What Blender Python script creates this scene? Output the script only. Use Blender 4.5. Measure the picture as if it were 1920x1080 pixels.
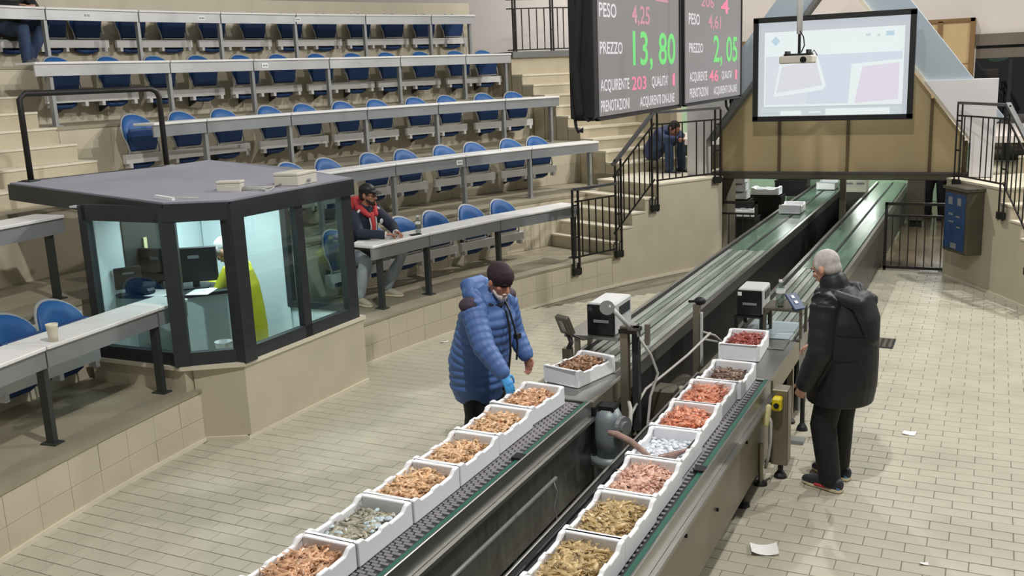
import bpy, bmesh, math, random
from math import sin, cos, pi, radians, sqrt, atan2, hypot
from mathutils import Vector, Matrix
random.seed(7)
for o in list(bpy.data.objects): bpy.data.objects.remove(o)
SC = bpy.context.scene
COL = SC.collection

# ------------------------------------------------------------ camera
cam_data = bpy.data.cameras.new('camera'); cam = bpy.data.objects.new('camera', cam_data); COL.objects.link(cam)
YAW, PIT, ROL = -0.461, 0.215, -0.042
fw = Vector((sin(YAW)*cos(PIT), cos(YAW)*cos(PIT), -sin(PIT)))
rt = Vector((cos(YAW), -sin(YAW), 0)); up = rt.cross(fw)
r2 = rt*cos(ROL) + up*sin(ROL); u2 = -rt*sin(ROL) + up*cos(ROL)
M = Matrix((( r2.x, u2.x, -fw.x, 0), (r2.y, u2.y, -fw.y, 0), (r2.z, u2.z, -fw.z, 3.055), (0, 0, 0, 1)))
cam.matrix_world = M
cam_data.sensor_width = 36; cam_data.lens = 1827.26/1920*36; cam_data.clip_end = 200
SC.camera = cam

# ------------------------------------------------------------ world, lamps, exposure
SC.view_settings.view_transform = 'Standard'; SC.view_settings.look = 'None'
SC.view_settings.gamma = 1; SC.view_settings.use_curve_mapping = False
SC.view_settings.exposure = 0.05
W = bpy.data.worlds.new('hall_light'); SC.world = W; W.use_nodes = True
W.node_tree.nodes['Background'].inputs[0].default_value = (1.0, 0.985, 0.965, 1)
W.node_tree.nodes['Background'].inputs[1].default_value = 0.21
def lamp(name, loc, target, power, size=0.22, col=(1, .975, .93), spread=pi):
    l = bpy.data.lights.new(name, 'AREA'); l.energy = power; l.color = col; l.shape = 'DISK'; l.size = size; l.spread = spread
    o = bpy.data.objects.new(name, l); COL.objects.link(o); o.location = loc
    o.rotation_euler = (Vector(target)-Vector(loc)).to_track_quat('-Z', 'Y').to_euler()
    return o
lamp('flood_or_fill', (6.0, 13.0, 8.5), (-4.0, 7.5, 0), 560)
lamp('flood_or_fill', (1.1, 14.4, 8.0), (-3.5, 8, 0.5), 380)
lamp('flood_or_fill', (-1.0, 3.6, 7.6), (-6, 6.5, 0.3), 360)  # added fill, no seen source: brightens the left wall and floor
lamp('flood_or_fill', (-4.4, 15.2, 7.6), (-2, 7.5, 0), 330)
lamp('flood_or_fill', (-9.5, 3.5, 8.5), (-4, 9, 0), 80)
lamp('flood_or_fill', (-7.0, 16.6, 7.0), (-8.0, 19.6, 4.2), 55, spread=radians(120))  # added unseen lamp that lifts the white wall behind the gallery railing
lamp('flood_or_fill', (-2.0, 13.0, 7.5), (-2, 19.6, 4.5), 70, spread=radians(120))  # added unseen lamp, only brightens the white back wall
for x_, y_ in ((-3.2, 18.2), (-.9, 20.6), (-4.4, 20.5), (-.6, 18.0), (-2.4, 22.3)): lamp('tunnel_fill', (x_, y_, 1.70), (x_, y_, 0), 22, .5, (.95, 1, .95))  # unseen fill lamps added to lighten the dark room beneath the hood

# ------------------------------------------------------------ helpers
def lin(c):
    return tuple(((v/255)/12.92 if v/255 <= .04045 else ((v/255+.055)/1.055)**2.4) for v in c)
MATS = {}
def mat(name, rgb, rough=.6, metal=0.0, var=.08, scale=6.0, bump=0.0, bscale=40.0, stretch=None, emit=None, spec=.5, trans=0, rvar=0.0):
    m = bpy.data.materials.new(name); m.use_nodes = True; nt = m.node_tree; N = nt.nodes; L = nt.links
    b = N['Principled BSDF']; c = lin(rgb)
    b.inputs['Roughness'].default_value = rough; b.inputs['Metallic'].default_value = metal
    b.inputs['Specular IOR Level'].default_value = spec
    if trans: b.inputs['Transmission Weight'].default_value = trans; b.inputs['IOR'].default_value = 1.3
    tc = N.new('ShaderNodeTexCoord'); mp = N.new('ShaderNodeMapping'); L.new(tc.outputs['Object'], mp.inputs[0])
    if stretch: mp.inputs['Scale'].default_value = stretch
    nz = N.new('ShaderNodeTexNoise'); nz.inputs['Scale'].default_value = scale; nz.inputs['Detail'].default_value = 4
    L.new(mp.outputs[0], nz.inputs['Vector'])
    rp = N.new('ShaderNodeValToRGB'); rp.color_ramp.elements[0].position = .3; rp.color_ramp.elements[1].position = .7
    rp.color_ramp.elements[0].color = tuple(v*(1-var) for v in c)+(1,); rp.color_ramp.elements[1].color = tuple(min(1, v*(1+var)) for v in c)+(1,)
    L.new(nz.outputs['Fac'], rp.inputs[0]); L.new(rp.outputs[0], b.inputs['Base Color'])
    if rvar:
        mr = N.new('ShaderNodeMapRange'); mr.inputs['To Min'].default_value = max(0, rough-rvar); mr.inputs['To Max'].default_value = min(1, rough+rvar)
        L.new(nz.outputs['Fac'], mr.inputs['Value']); L.new(mr.outputs[0], b.inputs['Roughness'])
    if bump:
        n2 = N.new('ShaderNodeTexNoise'); n2.inputs['Scale'].default_value = bscale; n2.inputs['Detail'].default_value = 3
        L.new(mp.outputs[0], n2.inputs['Vector'])
        bp = N.new('ShaderNodeBump'); bp.inputs['Strength'].default_value = bump; bp.inputs['Distance'].default_value = .01
        L.new(n2.outputs['Fac'], bp.inputs['Height']); L.new(bp.outputs[0], b.inputs['Normal'])
    if emit:
        b.inputs['Emission Color'].default_value = lin(emit[0])+(1,); b.inputs['Emission Strength'].default_value = emit[1]
    MATS[name] = m
    return m
def glass(name, rgb, alpha, rough=.03):
    """thin pane: mostly clear with a weak mirror reflection"""
    m = bpy.data.materials.new(name); m.use_nodes = True; nt = m.node_tree; N = nt.nodes; L = nt.links
    for n in list(N): N.remove(n)
    out = N.new('ShaderNodeOutputMaterial'); t = N.new('ShaderNodeBsdfTransparent'); g = N.new('ShaderNodeBsdfGlossy')
    t.inputs[0].default_value = lin(rgb)+(1,); g.inputs['Roughness'].default_value = rough
    fr = N.new('ShaderNodeLayerWeight'); fr.inputs[0].default_value = .25
    ad = N.new('ShaderNodeMath'); ad.operation = 'MULTIPLY_ADD'; ad.inputs[1].default_value = .35; ad.inputs[2].default_value = alpha
    L.new(fr.outputs['Facing'], ad.inputs[0]); mx = N.new('ShaderNodeMixShader')
    L.new(ad.outputs[0], mx.inputs[0]); L.new(t.outputs[0], mx.inputs[1]); L.new(g.outputs[0], mx.inputs[2]); L.new(mx.outputs[0], out.inputs[0])
    MATS[name] = m; return m
def flat(name, rgb, strength, k=.35):
    return mat(name, tuple(v*k for v in rgb), .6, var=0, emit=(rgb, strength))

class MB:
    def __init__(s): s.v = []; s.f = []; s.cut = []
    def add(s, vs, fs):
        b = len(s.v); s.cut.append((b, len(s.f))); s.v += [tuple(v) for v in vs]; s.f += [tuple(b+i for i in f) for f in fs]; return s
    def bx(s, x0, x1, y0, y1, z0, z1, m=None):
        vs = [Vector((x, y, z)) for z in (z0, z1) for y in (y0, y1) for x in (x0, x1)]
        if m is not None: vs = [m @ v for v in vs]
        return s.add(vs, [(0, 2, 3, 1), (4, 5, 7, 6), (0, 1, 5, 4), (2, 6, 7, 3), (0, 4, 6, 2), (1, 3, 7, 5)])
    def bar(s, p, q, w, h, upv=(0, 0, 1)):
        p = Vector(p); q = Vector(q); d = q-p; L = d.length; d.normalize(); upv = Vector(upv)
        if abs(d.dot(upv)) > .98: upv = Vector((1, 0, 0))
        sx = d.cross(upv).normalized(); sz = sx.cross(d)
        m = Matrix.Translation(p) @ Matrix((sx, d, sz)).transposed().to_4x4()
        return s.bx(-w/2, w/2, 0, L, -h/2, h/2, m)
    def prism(s, poly, vec):
        n = len(poly); vec = Vector(vec); a = [Vector(p) for p in poly]
        return s.add(a+[p+vec for p in a], [tuple(range(n-1, -1, -1)), tuple(range(n, 2*n))]+[(i, (i+1) % n, n+(i+1) % n, n+i) for i in range(n)])
    def loft(s, pts, rad, n=10, side=None, dome=True):
        """tube through pts; rad: scalars or (a, b) half-axes, a measured along 'side'"""
        pts = [Vector(p) for p in pts]; rings = []
        for i, p in enumerate(pts):
            d = (pts[min(i+1, len(pts)-1)]-pts[max(i-1, 0)])
            if d.length < 1e-9: d = Vector((0, 0, 1))
            d.normalize()
            sv = Vector(side) if side is not None else (Vector((1, 0, 0)) if abs(d.x) < .8 else Vector((0, 1, 0)))
            sv = sv-d*sv.dot(d)
            if sv.length < 1e-6: sv = d.orthogonal()
            sv.normalize(); tv = d.cross(sv)
            a, b = rad[i] if isinstance(rad[i], (tuple, list)) else (rad[i], rad[i])
            rings.append((p, d, sv, tv, a, b))
        if dome:
            def dm(r, sgn):
                p, d, sv, tv, a, b = r; out = []
                for k in (1, 2):
                    t = k*pi/6*1.0
                    h = min(a, b)*sin(t)*.9; c = cos(t)
                    out.append((p+d*sgn*h, d, sv, tv, a*c, b*c))
                return out
            rings = list(reversed(dm(rings[0], -1)))+rings+dm(rings[-1], 1)
        vs = []; fs = []
        for p, d, sv, tv, a, b in rings:
            vs += [p+sv*a*cos(2*pi*k/n)+tv*b*sin(2*pi*k/n) for k in range(n)]
        for i in range(len(rings)-1):
            for k in range(n):
                fs.append((i*n+k, i*n+(k+1) % n, (i+1)*n+(k+1) % n, (i+1)*n+k))
        fs.append(tuple(range(n-1, -1, -1))); m = (len(rings)-1)*n; fs.append(tuple(range(m, m+n)))
        return s.add(vs, fs)
    def cyl(s, p, q, r, r2=None, n=12): return s.loft([p, q], [r, r if r2 is None else r2], n, dome=False)
    def tube(s, pts, r, n=8): return s.loft(pts, [r]*len(pts), n, dome=False)
    def ell(s, c, r, n=14, m=12, rot=None):
        vs = []; fs = []; c = Vector(c)
        for i in range(m+1):
            t = pi*i/m
            for k in range(n):
                v = Vector((r[0]*sin(t)*cos(2*pi*k/n), r[1]*sin(t)*sin(2*pi*k/n), r[2]*cos(t)))
                if rot is not None: v = rot @ v
                vs.append(c+v)
        for i in range(m):
            for k in range(n): fs.append((i*n+k, (i+1)*n+k, (i+1)*n+(k+1) % n, i*n+(k+1) % n))
        return s.add(vs, fs)
    def lathe(s, prof, c, n=20):
        c = Vector(c); vs = []; fs = []
        for r, z in prof: vs += [c+Vector((r*cos(2*pi*k/n), r*sin(2*pi*k/n), z)) for k in range(n)]
        for i in range(len(prof)-1):
            for k in range(n): fs.append((i*n+k, i*n+(k+1) % n, (i+1)*n+(k+1) % n, (i+1)*n+k))
        fs.append(tuple(range(n-1, -1, -1))); m = (len(prof)-1)*n; fs.append(tuple(range(m, m+n)))
        return s.add(vs, fs)
    def xf(s, m):
        s.v = [tuple(m @ Vector(v)) for v in s.v]; return s
    def mesh(s, name):
        me = bpy.data.meshes.new(name); me.from_pydata(s.v, [], s.f); me.validate()
        bm = bmesh.new(); bm.from_mesh(me); bmesh.ops.remove_doubles(bm, verts=bm.verts, dist=1e-5); bmesh.ops.recalc_face_normals(bm, faces=bm.faces); bm.to_mesh(me); bm.free()
        return me
    def build(s, name, m, parent=None, local=False, smooth=False, bevel=0, kind=None):
        """one mesh object; parts get coordinates relative to their thing's base"""
        if parent is not None and not local:
            off = Vector((0, 0, 0)); p = parent
            while p: off += p.location; p = p.parent
            s.v = [tuple(Vector(v)-off) for v in s.v]
        me = s.mesh(name); o = bpy.data.objects.new(name, me); COL.objects.link(o)
        me.materials.append(MATS[m] if isinstance(m, str) else m)
        if smooth:
            for p in me.polygons: p.use_smooth = True
        if bevel:
            bv = o.modifiers.new('edge', 'BEVEL'); bv.width = bevel; bv.segments = 1; bv.limit_method = 'ANGLE'
        if parent is not None: o.parent = parent
        if kind: o['kind'] = kind
        return o
def each(mb, name, m, parent=None, **k):
    """one object per added shape"""
    e = mb.cut+[(len(mb.v), len(mb.f))]; out = []
    for (v0, f0), (v1, f1) in zip(e[:-1], e[1:]):
        q = MB(); q.v = mb.v[v0:v1]; q.f = [tuple(i-v0 for i in f) for f in mb.f[f0:f1]]; out.append(q.build(name, m, parent, **k))
    return out
def tag(o, label, cat, group=None, kind=None):
    o['label'] = label; o['category'] = cat
    if group: o['group'] = group
    if kind: o['kind'] = kind
    return o
def thing(name, label, cat, loc=(0, 0, 0), rz=0, group=None):
    o = bpy.data.objects.new(name, None); o.empty_display_size = .1; COL.objects.link(o)
    o.location = loc; o.rotation_euler = (0, 0, rz); return tag(o, label, cat, group)
def dup(root, loc, rz, label, group=None):
    r = root.copy(); COL.objects.link(r); r.location = loc; r.rotation_euler = (0, 0, rz); r['label'] = label
    if group: r['group'] = group
    for ch in list(root.children):
        c = ch.copy(); COL.objects.link(c); c.parent = r
        for g in ch.children:
            d = g.copy(); COL.objects.link(d); d.parent = c
    return r
def struct(name, mb, m, parent=None, **k):
    o = mb.build(name, m, parent, **k)
    if parent is None: o['kind'] = 'structure'
    return o
def text(name, s, m, parent, origin, xdir, ydir, height, width=None, align='LEFT', depth=.002):
    """flat raised lettering as a real mesh"""
    cu = bpy.data.curves.new('lettering', 'FONT'); cu.body = s; cu.size = 1; cu.extrude = 0; cu.offset = .014; cu.resolution_u = 3
    to = bpy.data.objects.new('lettering', cu); COL.objects.link(to)
    me = bpy.data.meshes.new_from_object(to.evaluated_get(bpy.context.evaluated_depsgraph_get()))
    bpy.data.objects.remove(to)
    xs = [v.co.x for v in me.vertices]; ys = [v.co.y for v in me.vertices]
    x0, x1, y0, y1 = min(xs), max(xs), min(ys), max(ys)
    sy = height/.72; sx = sy if width is None else width/(x1-x0)
    xd = Vector(xdir).normalized(); yd = Vector(ydir).normalized(); off = Vector((0, 0, 0)); p = parent
    while p: off += p.location; p = p.parent
    for v in me.vertices:
        v.co = Vector(origin)+xd*((v.co.x-x0)*sx)+yd*(v.co.y*sy)-off
    o = bpy.data.objects.new(name, me); COL.objects.link(o); me.materials.append(MATS[m]); o.parent = parent
    return o
ORD = ['first', 'second', 'third', 'fourth', 'fifth', 'sixth', 'seventh', 'eighth', 'ninth', 'tenth', 'eleventh', 'twelfth', 'thirteenth', 'fourteenth', 'fifteenth']

# ------------------------------------------------------------ materials
mat('tile', (178, 173, 155), .42, var=.07, scale=2.5, bump=.06, bscale=60, rvar=.1)
mat('grout', (128, 122, 104), .8, var=.1, scale=5)
mat('wet_floor', (112, 98, 80), .22, var=.25, scale=1.5, rvar=.15)
mat('clad', (192, 183, 161), .5, var=.05, scale=3, bump=.04)
mat('clad_grout', (168, 158, 136), .8)
mat('tread', (150, 142, 122), .5, var=.12, scale=2.5, rvar=.15)
mat('step', (184, 174, 150), .55, var=.07, scale=3)
mat('nosing', (214, 206, 186), .5, var=.04)
mat('white_wall', (222, 214, 208), .75, var=.02, scale=.6)
mat('white_block', (222, 220, 222), .7, var=.02)
mat('slab_blue', (164, 176, 186), .55, var=.05, scale=1.2)
mat('slab_dark', (110, 112, 112), .6)
mat('ply', (198, 177, 134), .45, var=.07, scale=1.2, rvar=.1)
mat('ply_frame', (104, 88, 58), .5, metal=.2)
mat('steel_dark', (98, 94, 82), .45, metal=.5, var=.12, scale=4)
mat('iron', (44, 42, 41), .45, metal=.4, var=.15)
mat('rail_grey', (92, 93, 94), .4, metal=.5, var=.1)
mat('desk_white', (226, 226, 224), .4, var=.03, scale=3)
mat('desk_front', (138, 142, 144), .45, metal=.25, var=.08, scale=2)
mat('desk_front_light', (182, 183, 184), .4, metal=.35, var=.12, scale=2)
mat('leg_light', (150, 152, 152), .4, metal=.4)
mat('leg_dark', (62, 66, 66), .45, metal=.3)
mat('seat_blue', (24, 84, 146), .55, var=.06, scale=8)
mat('seat_dark', (18, 56, 104), .6, var=.08, scale=8)
mat('shell_grey', (150, 152, 152), .5, var=.04)
mat('beam_white', (206, 206, 204), .5, var=.05)
mat('plate_white', (235, 235, 235), .5, var=.01)
mat('mark_grey', (130, 130, 132), .6)
mat('booth_frame', (44, 49, 52), .5, var=.08)
mat('booth_roof', (150, 151, 162), .55, var=.06, scale=2)
mat('booth_in', (214, 226, 228), .7, var=.02)
mat('booth_desk', (40, 44, 48), .5)
mat('box_beige', (208, 204, 190), .55, var=.03)
mat('black', (20, 21, 23), .5, var=.1)
mat('black_gloss', (16, 17, 19), .25, var=.1)
mat('cloth_black', (15, 16, 19), .8, var=.2, scale=5)
mat('led_face', (70, 68, 68), .5, var=.03, emit=((128, 124, 124), .8))
flat('led_white', (225, 222, 224), .85); flat('led_green', (120, 225, 125), .85); flat('led_pink', (238, 132, 160), .9); flat('led_dim', (206, 146, 158), .85)
flat('scr_grey', (206, 212, 220), .78); flat('scr_white', (244, 253, 253), .78); flat('scr_mid', (228, 234, 242), .78); flat('scr_blue', (220, 231, 243), .78); flat('scr_box', (230, 232, 238), .78); flat('scr_pink', (234, 229, 242), .78); flat('scr_logo', (196, 224, 240), .78); flat('scr_dim', (214, 224, 226), .78)  # scr colours glow: projector light on the sheet is put into the material
mat('foam', (238, 240, 243), .55, var=.015, scale=30, bump=.08, bscale=180)
mat('steel', (150, 150, 146), .32, metal=.85, var=.1, scale=3, stretch=(1, .15, 6), rvar=.08)
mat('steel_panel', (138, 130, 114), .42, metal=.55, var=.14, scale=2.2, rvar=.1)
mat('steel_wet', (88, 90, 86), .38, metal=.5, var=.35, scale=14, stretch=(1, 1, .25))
mat('belt', (126, 124, 126), .5, var=.08, scale=10)
mat('belt_gap', (52, 54, 56), .6)
mat('green_strip', (34, 92, 76), .4, var=.12, scale=5)
mat('rubber', (24, 26, 26), .5, var=.15)
mat('far_strip', (118, 128, 120), .25, metal=.2, var=.3, scale=3, stretch=(6, .4, 1), rvar=.12)
mat('far_strip_light', (160, 168, 162), .22, metal=.25, var=.25, scale=3, stretch=(6, .4, 1))
mat('far_green', (92, 118, 104), .2, metal=.2, var=.3, scale=2.5, stretch=(4, .5, 1), rvar=.1)
mat('motor', (128, 138, 142), .45, metal=.15, var=.2, scale=8)
mat('cable', (176, 174, 166), .5)
mat('yellow', (226, 206, 30), .45, var=.05)
mat('cream_plug', (222, 214, 160), .5)
mat('printer_grey', (196, 198, 198), .5, var=.02)
mat('paper', (238, 238, 236), .7, var=.01)
mat('wood_panel', (186, 160, 118), .55, var=.06, scale=2)
mat('wood_edge', (120, 92, 52), .6)
mat('soffit', (112, 102, 92), .7, var=.06)
mat('poster_blue', (40, 66, 104), .4, var=.2, scale=9)
mat('crate_black', (26, 26, 27), .5)
mat('green_wall', (168, 196, 168), .7, var=.04)
glass('pane', (236, 246, 246), .02); glass('dark_pane', (70, 92, 86), .12)

# ============================================================ SETTING
CX, CY, R0, TR = 8.528, 6.865, 14.67, 1.3
ZF = [.475, 1.205, 1.91, 2.67, 3.425]           # tier floors
ZD = [1.24, 1.97, 2.675, 3.435, 4.19]           # desk tops
def RF(k): return R0+TR*k                       # front edge of tier k (0-based)
def P(th, r, z=0, mir=False):
    a = radians(th); x = CX-r*cos(a); y = CY+r*sin(a)
    return Vector((-4.26-x if mir else x, y, z))
def sector(mb, a0, a1, r0, r1, z0, z1, step=2.0, mir=False):
    n = max(1, round(abs(a1-a0)/step))
    for i in range(n):
        t0 = a0+(a1-a0)*i/n; t1 = a0+(a1-a0)*(i+1)/n
        q = [P(t0, r0, z0, mir), P(t1, r0, z0, mir), P(t1, r1, z0, mir), P(t0, r1, z0, mir)]
        mb.prism(q, (0, 0, z1-z0))
    return mb
# floor with individually laid tiles
floor = struct('floor', MB().bx(-9, 4, .5, 15.35, -.3, -.006), 'grout')
floor2 = struct('floor', MB().bx(-9, 4, 15.35, 24, -.3, -.001), 'wet_floor')
TL, TW = .25, .515*.25
def tile_rows():
    out = []
    for m in range(-30, 36+40):
        for side in (0, 1):
            sh = .123 if side else 0
            yc = ((m+sh)*.515+24.838)*.25
            if yc < 2.2 or yc > 15.28: continue
            for n in range(-40, 16):
                x0 = ((m+sh)/2+n-1.4311-(.4915 if side else 0))*.25
                xc = x0+TL/2
                if side and (xc > -2.72 or xc < -6.2): continue
                if not side and (xc < -2.55 or xc > 1.4): continue
                a = math.degrees(atan2(yc-CY, CX-xc))
                if hypot(xc-CX, yc-CY) > R0+.1: continue
                if hypot(xc+12.79, yc-CY) > R0+.1: continue
                if -3.05 < xc < -2.55 and yc < 15: continue
                if -1.95 < xc < -1.5: continue
                out.append((xc, yc))
    return out
def tile_mb(w, l, h=.006, bv=.0035):
    mb = MB(); a, b = l/2-.0025, w/2-.0025
    lo = [(-a, -b, -h), (a, -b, -h), (a, b, -h), (-a, b, -h)]; mi = [(x, y, -.0015) for x, y, z in lo]
    hi = [(x*(1-bv/a), y*(1-bv/b), 0) for x, y, z in lo]
    mb.add(lo+mi+hi, [(0, 1, 5, 4), (1, 2, 6, 5), (2, 3, 7, 6), (3, 0, 4, 7), (4, 5, 9, 8), (5, 6, 10, 9), (6, 7, 11, 10), (7, 4, 8, 11), (8, 9, 10, 11)])
    return mb
tiles = tile_rows()
def seen_key(t):
    # nearest visible tiles first (those on the open floor at either side of the belts)
    return hypot(t[0], t[1])
vis = [t for t in tiles if (t[0] > -1.3 and t[1] > 5.2+max(0, .3-t[0])*0) or (t[0] < -3.2 and t[1] > 3.8)]
vis.sort(key=seen_key); near = set(vis[:300])
proto = tile_mb(TW, TL).mesh('tile'); proto.materials.append(MATS['tile'])
field = MB(); tm = tile_mb(TW, TL)
for t in tiles:
    dz = random.uniform(-.0008, .0008)
    if t in near:
        o = bpy.data.objects.new('tile', proto); COL.objects.link(o); o.location = (t[0], t[1], dz); o.parent = floor
    else: field.add([(x+t[0], y+t[1], z+dz) for x, y, z in tm.v], tm.f)
field.build('tile_field', 'tile', floor, kind='stuff')

# tiered stand on the left (and its mirror image to the right, where the wall is in view)
AL0, AL1, AA, AR0, AR1 = -20, -2.6, 4.0, 30.3, 35.6
t1 = MB(); sector(t1, -20, -3.0, R0, RF(1)+.3, -.2, ZF[0]-.03); sector(t1, 4.35, 24.6, R0, RF(1)+.3, -.2, ZF[0]-.03)
struct('wall_left', t1, 'clad_grout')
t1t = MB(); sector(t1t, -20, -3.0, R0-.015, RF(1)+.3, ZF[0]-.03, ZF[0]); sector(t1t, 4.35, 24.6, R0-.015, RF(1)+.3, ZF[0]-.03, ZF[0]); struct('trim_1', t1t, 'tread')
for k in range(1, 5):
    mb = MB(); tp = MB(); ns = MB()
    for a0, a1 in (((AL0, AR0),) if k < 3 else ((AL0, AL1), (AA, AR0))):
        if k == 0: continue
        r1 = RF(k+1)+.25 if k < 4 else 21.6
        sector(mb, a0, a1, RF(k), r1, ZF[k-1]-.3, ZF[k]-.04)
        sector(tp, a0, a1, RF(k)-.012, r1, ZF[k]-.04, ZF[k])
    struct('riser_wall', mb, 'clad'); struct('tier_floor', tp, 'tread')
# cladding tiles of the low front wall and of the risers: separate slabs with joints between
def cladding(name, parent, a0, a1, r, z0, z1, rows, da, matl='clad', mir=False):
    h = (z1-z0)/rows; n = int(round((a1-a0)/da)); da = (a1-a0)/n
    for j in range(rows):
        for i in range(n):
            s0 = a0+i*da+.007; s1 = a0+(i+1)*da-.007
            mb = MB(); d = random.uniform(.007, .010)
            q = [P(s0, r-d, z0+j*h+.0015, mir), P(s1, r-d, z0+j*h+.0015, mir), P(s1, r+.01, z0+j*h+.0015, mir), P(s0, r+.01, z0+j*h+.0015, mir)]
            mb.prism(q, (0, 0, h-.003)); mb.build(name, matl, parent)
wl = bpy.data.objects['wall_left']
cladding('wall_tile', wl, -14, -2.9, R0, .0, ZF[0]-.035, 2, 1.18)
cladding('wall_tile', wl, 4.5, 24.5, R0, .0, ZF[0]-.035, 2, 1.18)
bb = MB()
sector(bb, -14, -2.9, R0-.022, R0+.0, 0, .035); sector(bb, 4.5, 33.3, R0-.022, R0+.0, 0, .035); struct('baseboard_left', bb, 'nosing')
bb = MB(); sector(bb, 20, 33.2, R0-.022, R0+.0, 0, .035, mir=True); struct('baseboard_right', bb, 'nosing')
for k in range(1, 5):
    rw = [o for o in bpy.data.objects if o.name.startswith('riser_wall')][k-1]
    cladding('wall_tile', rw, AA+.05, AR0-.05, RF(k), ZF[k-1]+.005, ZF[k]-.05, 1, 2.19)
# stairs: tangential flight beside the front wall, landing, radial flight to the gallery, aisle on the left
RS = .185; ZL = ZF[0]+5*RS
def stair_side(mir):
    side = 'right' if mir else 'left'
    w = MB(); edges = [24.6, 25.25, 26.2, 27.25, 28.2]
    for j, a in enumerate(edges):
        a1 = edges[j+1] if j < 4 else 33.4
        sector(w, a, a1 if j < 4 else 30.3, R0, RF(1)+(.02 if j == 4 else .15), -.2, ZF[0]+(j+1)*RS-.025, 1.0, mir)
    sector(w, 30.3, 33.4, R0, RF(1)+.9, -.2, ZL-.025, 1.0, mir)
    struct('wall_stair_'+side, w, 'clad')
    tr = MB()
    for j, a in enumerate(edges):
        a1 = edges[j+1] if j < 4 else 33.4
        z = ZF[0]+(j+1)*RS
        sector(tr, a-.08, a1 if j < 4 else 30.3, R0-.012, RF(1)+(.02 if j == 4 else .15), z-.025, z, 1.0, mir)
    sector(tr, 30.3, 33.4, R0-.012, RF(1)+.9, ZL-.025, ZL, 1.0, mir)
    struct('stair_tread', tr, 'nosing')
    s = MB(); s2 = MB(); n = 11
    for j in range(9):
        r = RF(1)+.2+.335*j; z = ZL+(j+1)*(ZF[4]-ZL)/n
        sector(s, AR0, AR1, r, r+.36, .9, z-.03, 1.8, mir); sector(s2, AR0, AR1, r-.015, r+.36, z-.03, z, 1.8, mir)
    sector(s, AR0, AR1, RF(1)+.2+.335*9, 21.6, .9, ZF[4]-.03, 1.8, mir); sector(s2, AR0, AR1, RF(1)+.2+.335*9, 21.6, ZF[4]-.03, ZF[4], 1.8, mir)
    struct('stair_riser', s, 'step'); struct('stair_tread', s2, 'nosing')
    if mir:
        m = MB(); sector(m, 10, 24.6, R0, RF(1)+.3, -.2, ZF[0], 2, True); struct('wall_right', m, 'clad')
stair_side(False); stair_side(True)
s = MB(); s2 = MB()
for k in range(2, 4):
    for j in range(4):
        z = ZF[k]+(ZF[k+1]-ZF[k])*(j+1)/4; r = RF(k+1)-.975+.325*j
        sector(s, AL1, AA, r, RF(k+1)+(.3 if j == 3 else .0)+.02, ZF[k]-.05, z-.025, 2.2); sector(s2, AL1, AA, r-.012, r+.34 if j < 3 else RF(k+1)+.35, z-.025, z, 2.2)
struct('stair_riser', s, 'step'); struct('stair_tread', s2, 'nosing')
m = MB(); sector(m, AL1, AA, RF(4), 21.6, 2.5, ZF[4], 2.2); struct('tier_floor', m, 'tread')
# parapet behind the top row, white hall walls, tunnel mouth
m = MB(); sector(m, -10, 30.9, 20.95, 21.15, 3.3, 4.47); struct('wall_parapet', m, 'clad')
YW = 19.6
m = MB(); m.bx(-16, -4.0, YW, YW+.2, 1.3, 9); m.bx(-4.0, -.36, YW, YW+.2, 1.75, 9); m.bx(-.36, 1.6, YW, YW+.2, 3.42, 9); m.bx(1.6, 8, YW, YW+.2, 1.2, 9)
struct('wall_back', m, 'white_wall')
m = MB(); m.bx(-16.2, -16, 2, YW, 0, 9); struct('wall_far_left', m, 'white_wall')
m = MB(); m.bx(-.4, 6, YW-.05, YW+.25, 3.22, 3.42); m.bx(-.4, 6, YW+.02, YW+.3, 3.0, 3.17); struct('trim_2', m, 'soffit')
m = MB(); m.bx(-.4, 6, YW+2.2, YW+2.3, 1.2, 4); struct('wall_lobby', m, 'leg_dark')
w1 = struct('window_1', MB().bx(-.36, 1.6, YW+.1, YW+.12, 1.2, 3.1), 'dark_pane')
MB().bx(.18, .24, YW+.05, YW+.15, 1.2, 3.1).build('window_frame', 'black', w1)
m = MB(); m.ell((.0, YW+1.2, 2.98), (.16, .1, .05)); tag(m.build('lamp_reflection', flat('reflection_glow', (255, 250, 240), 3.0), smooth=True), 'bright oval reflection of a lamp in the dark glass', 'reflection')  # glowing oval stands in for a lamp's reflection in the glass
m = MB(); m.bx(-5.7, -3.98, 17.8, 18.0, -.1, 1.5); m.bx(-4.06, -3.74, 15.35, 15.9, -.1, 1.42)
struct('wall_tunnel_left', m, 'clad')
m = MB(); m.bx(-8, -3.98, 21.5, 21.7, 0, 1.6); m.bx(-8, 4, 23, 23.2, 0, 3); struct('wall_tunnel_back', m, 'green_wall')
m = MB(); m.bx(-.28, 1.5, 15.3, 19.6, 0, 1.2); struct('wall_tunnel_right', m, 'clad')
m = MB(); m.bx(-9, 5, 16.6, 24, 1.75, 1.85); struct('ceiling', m, 'white_wall')
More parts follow.
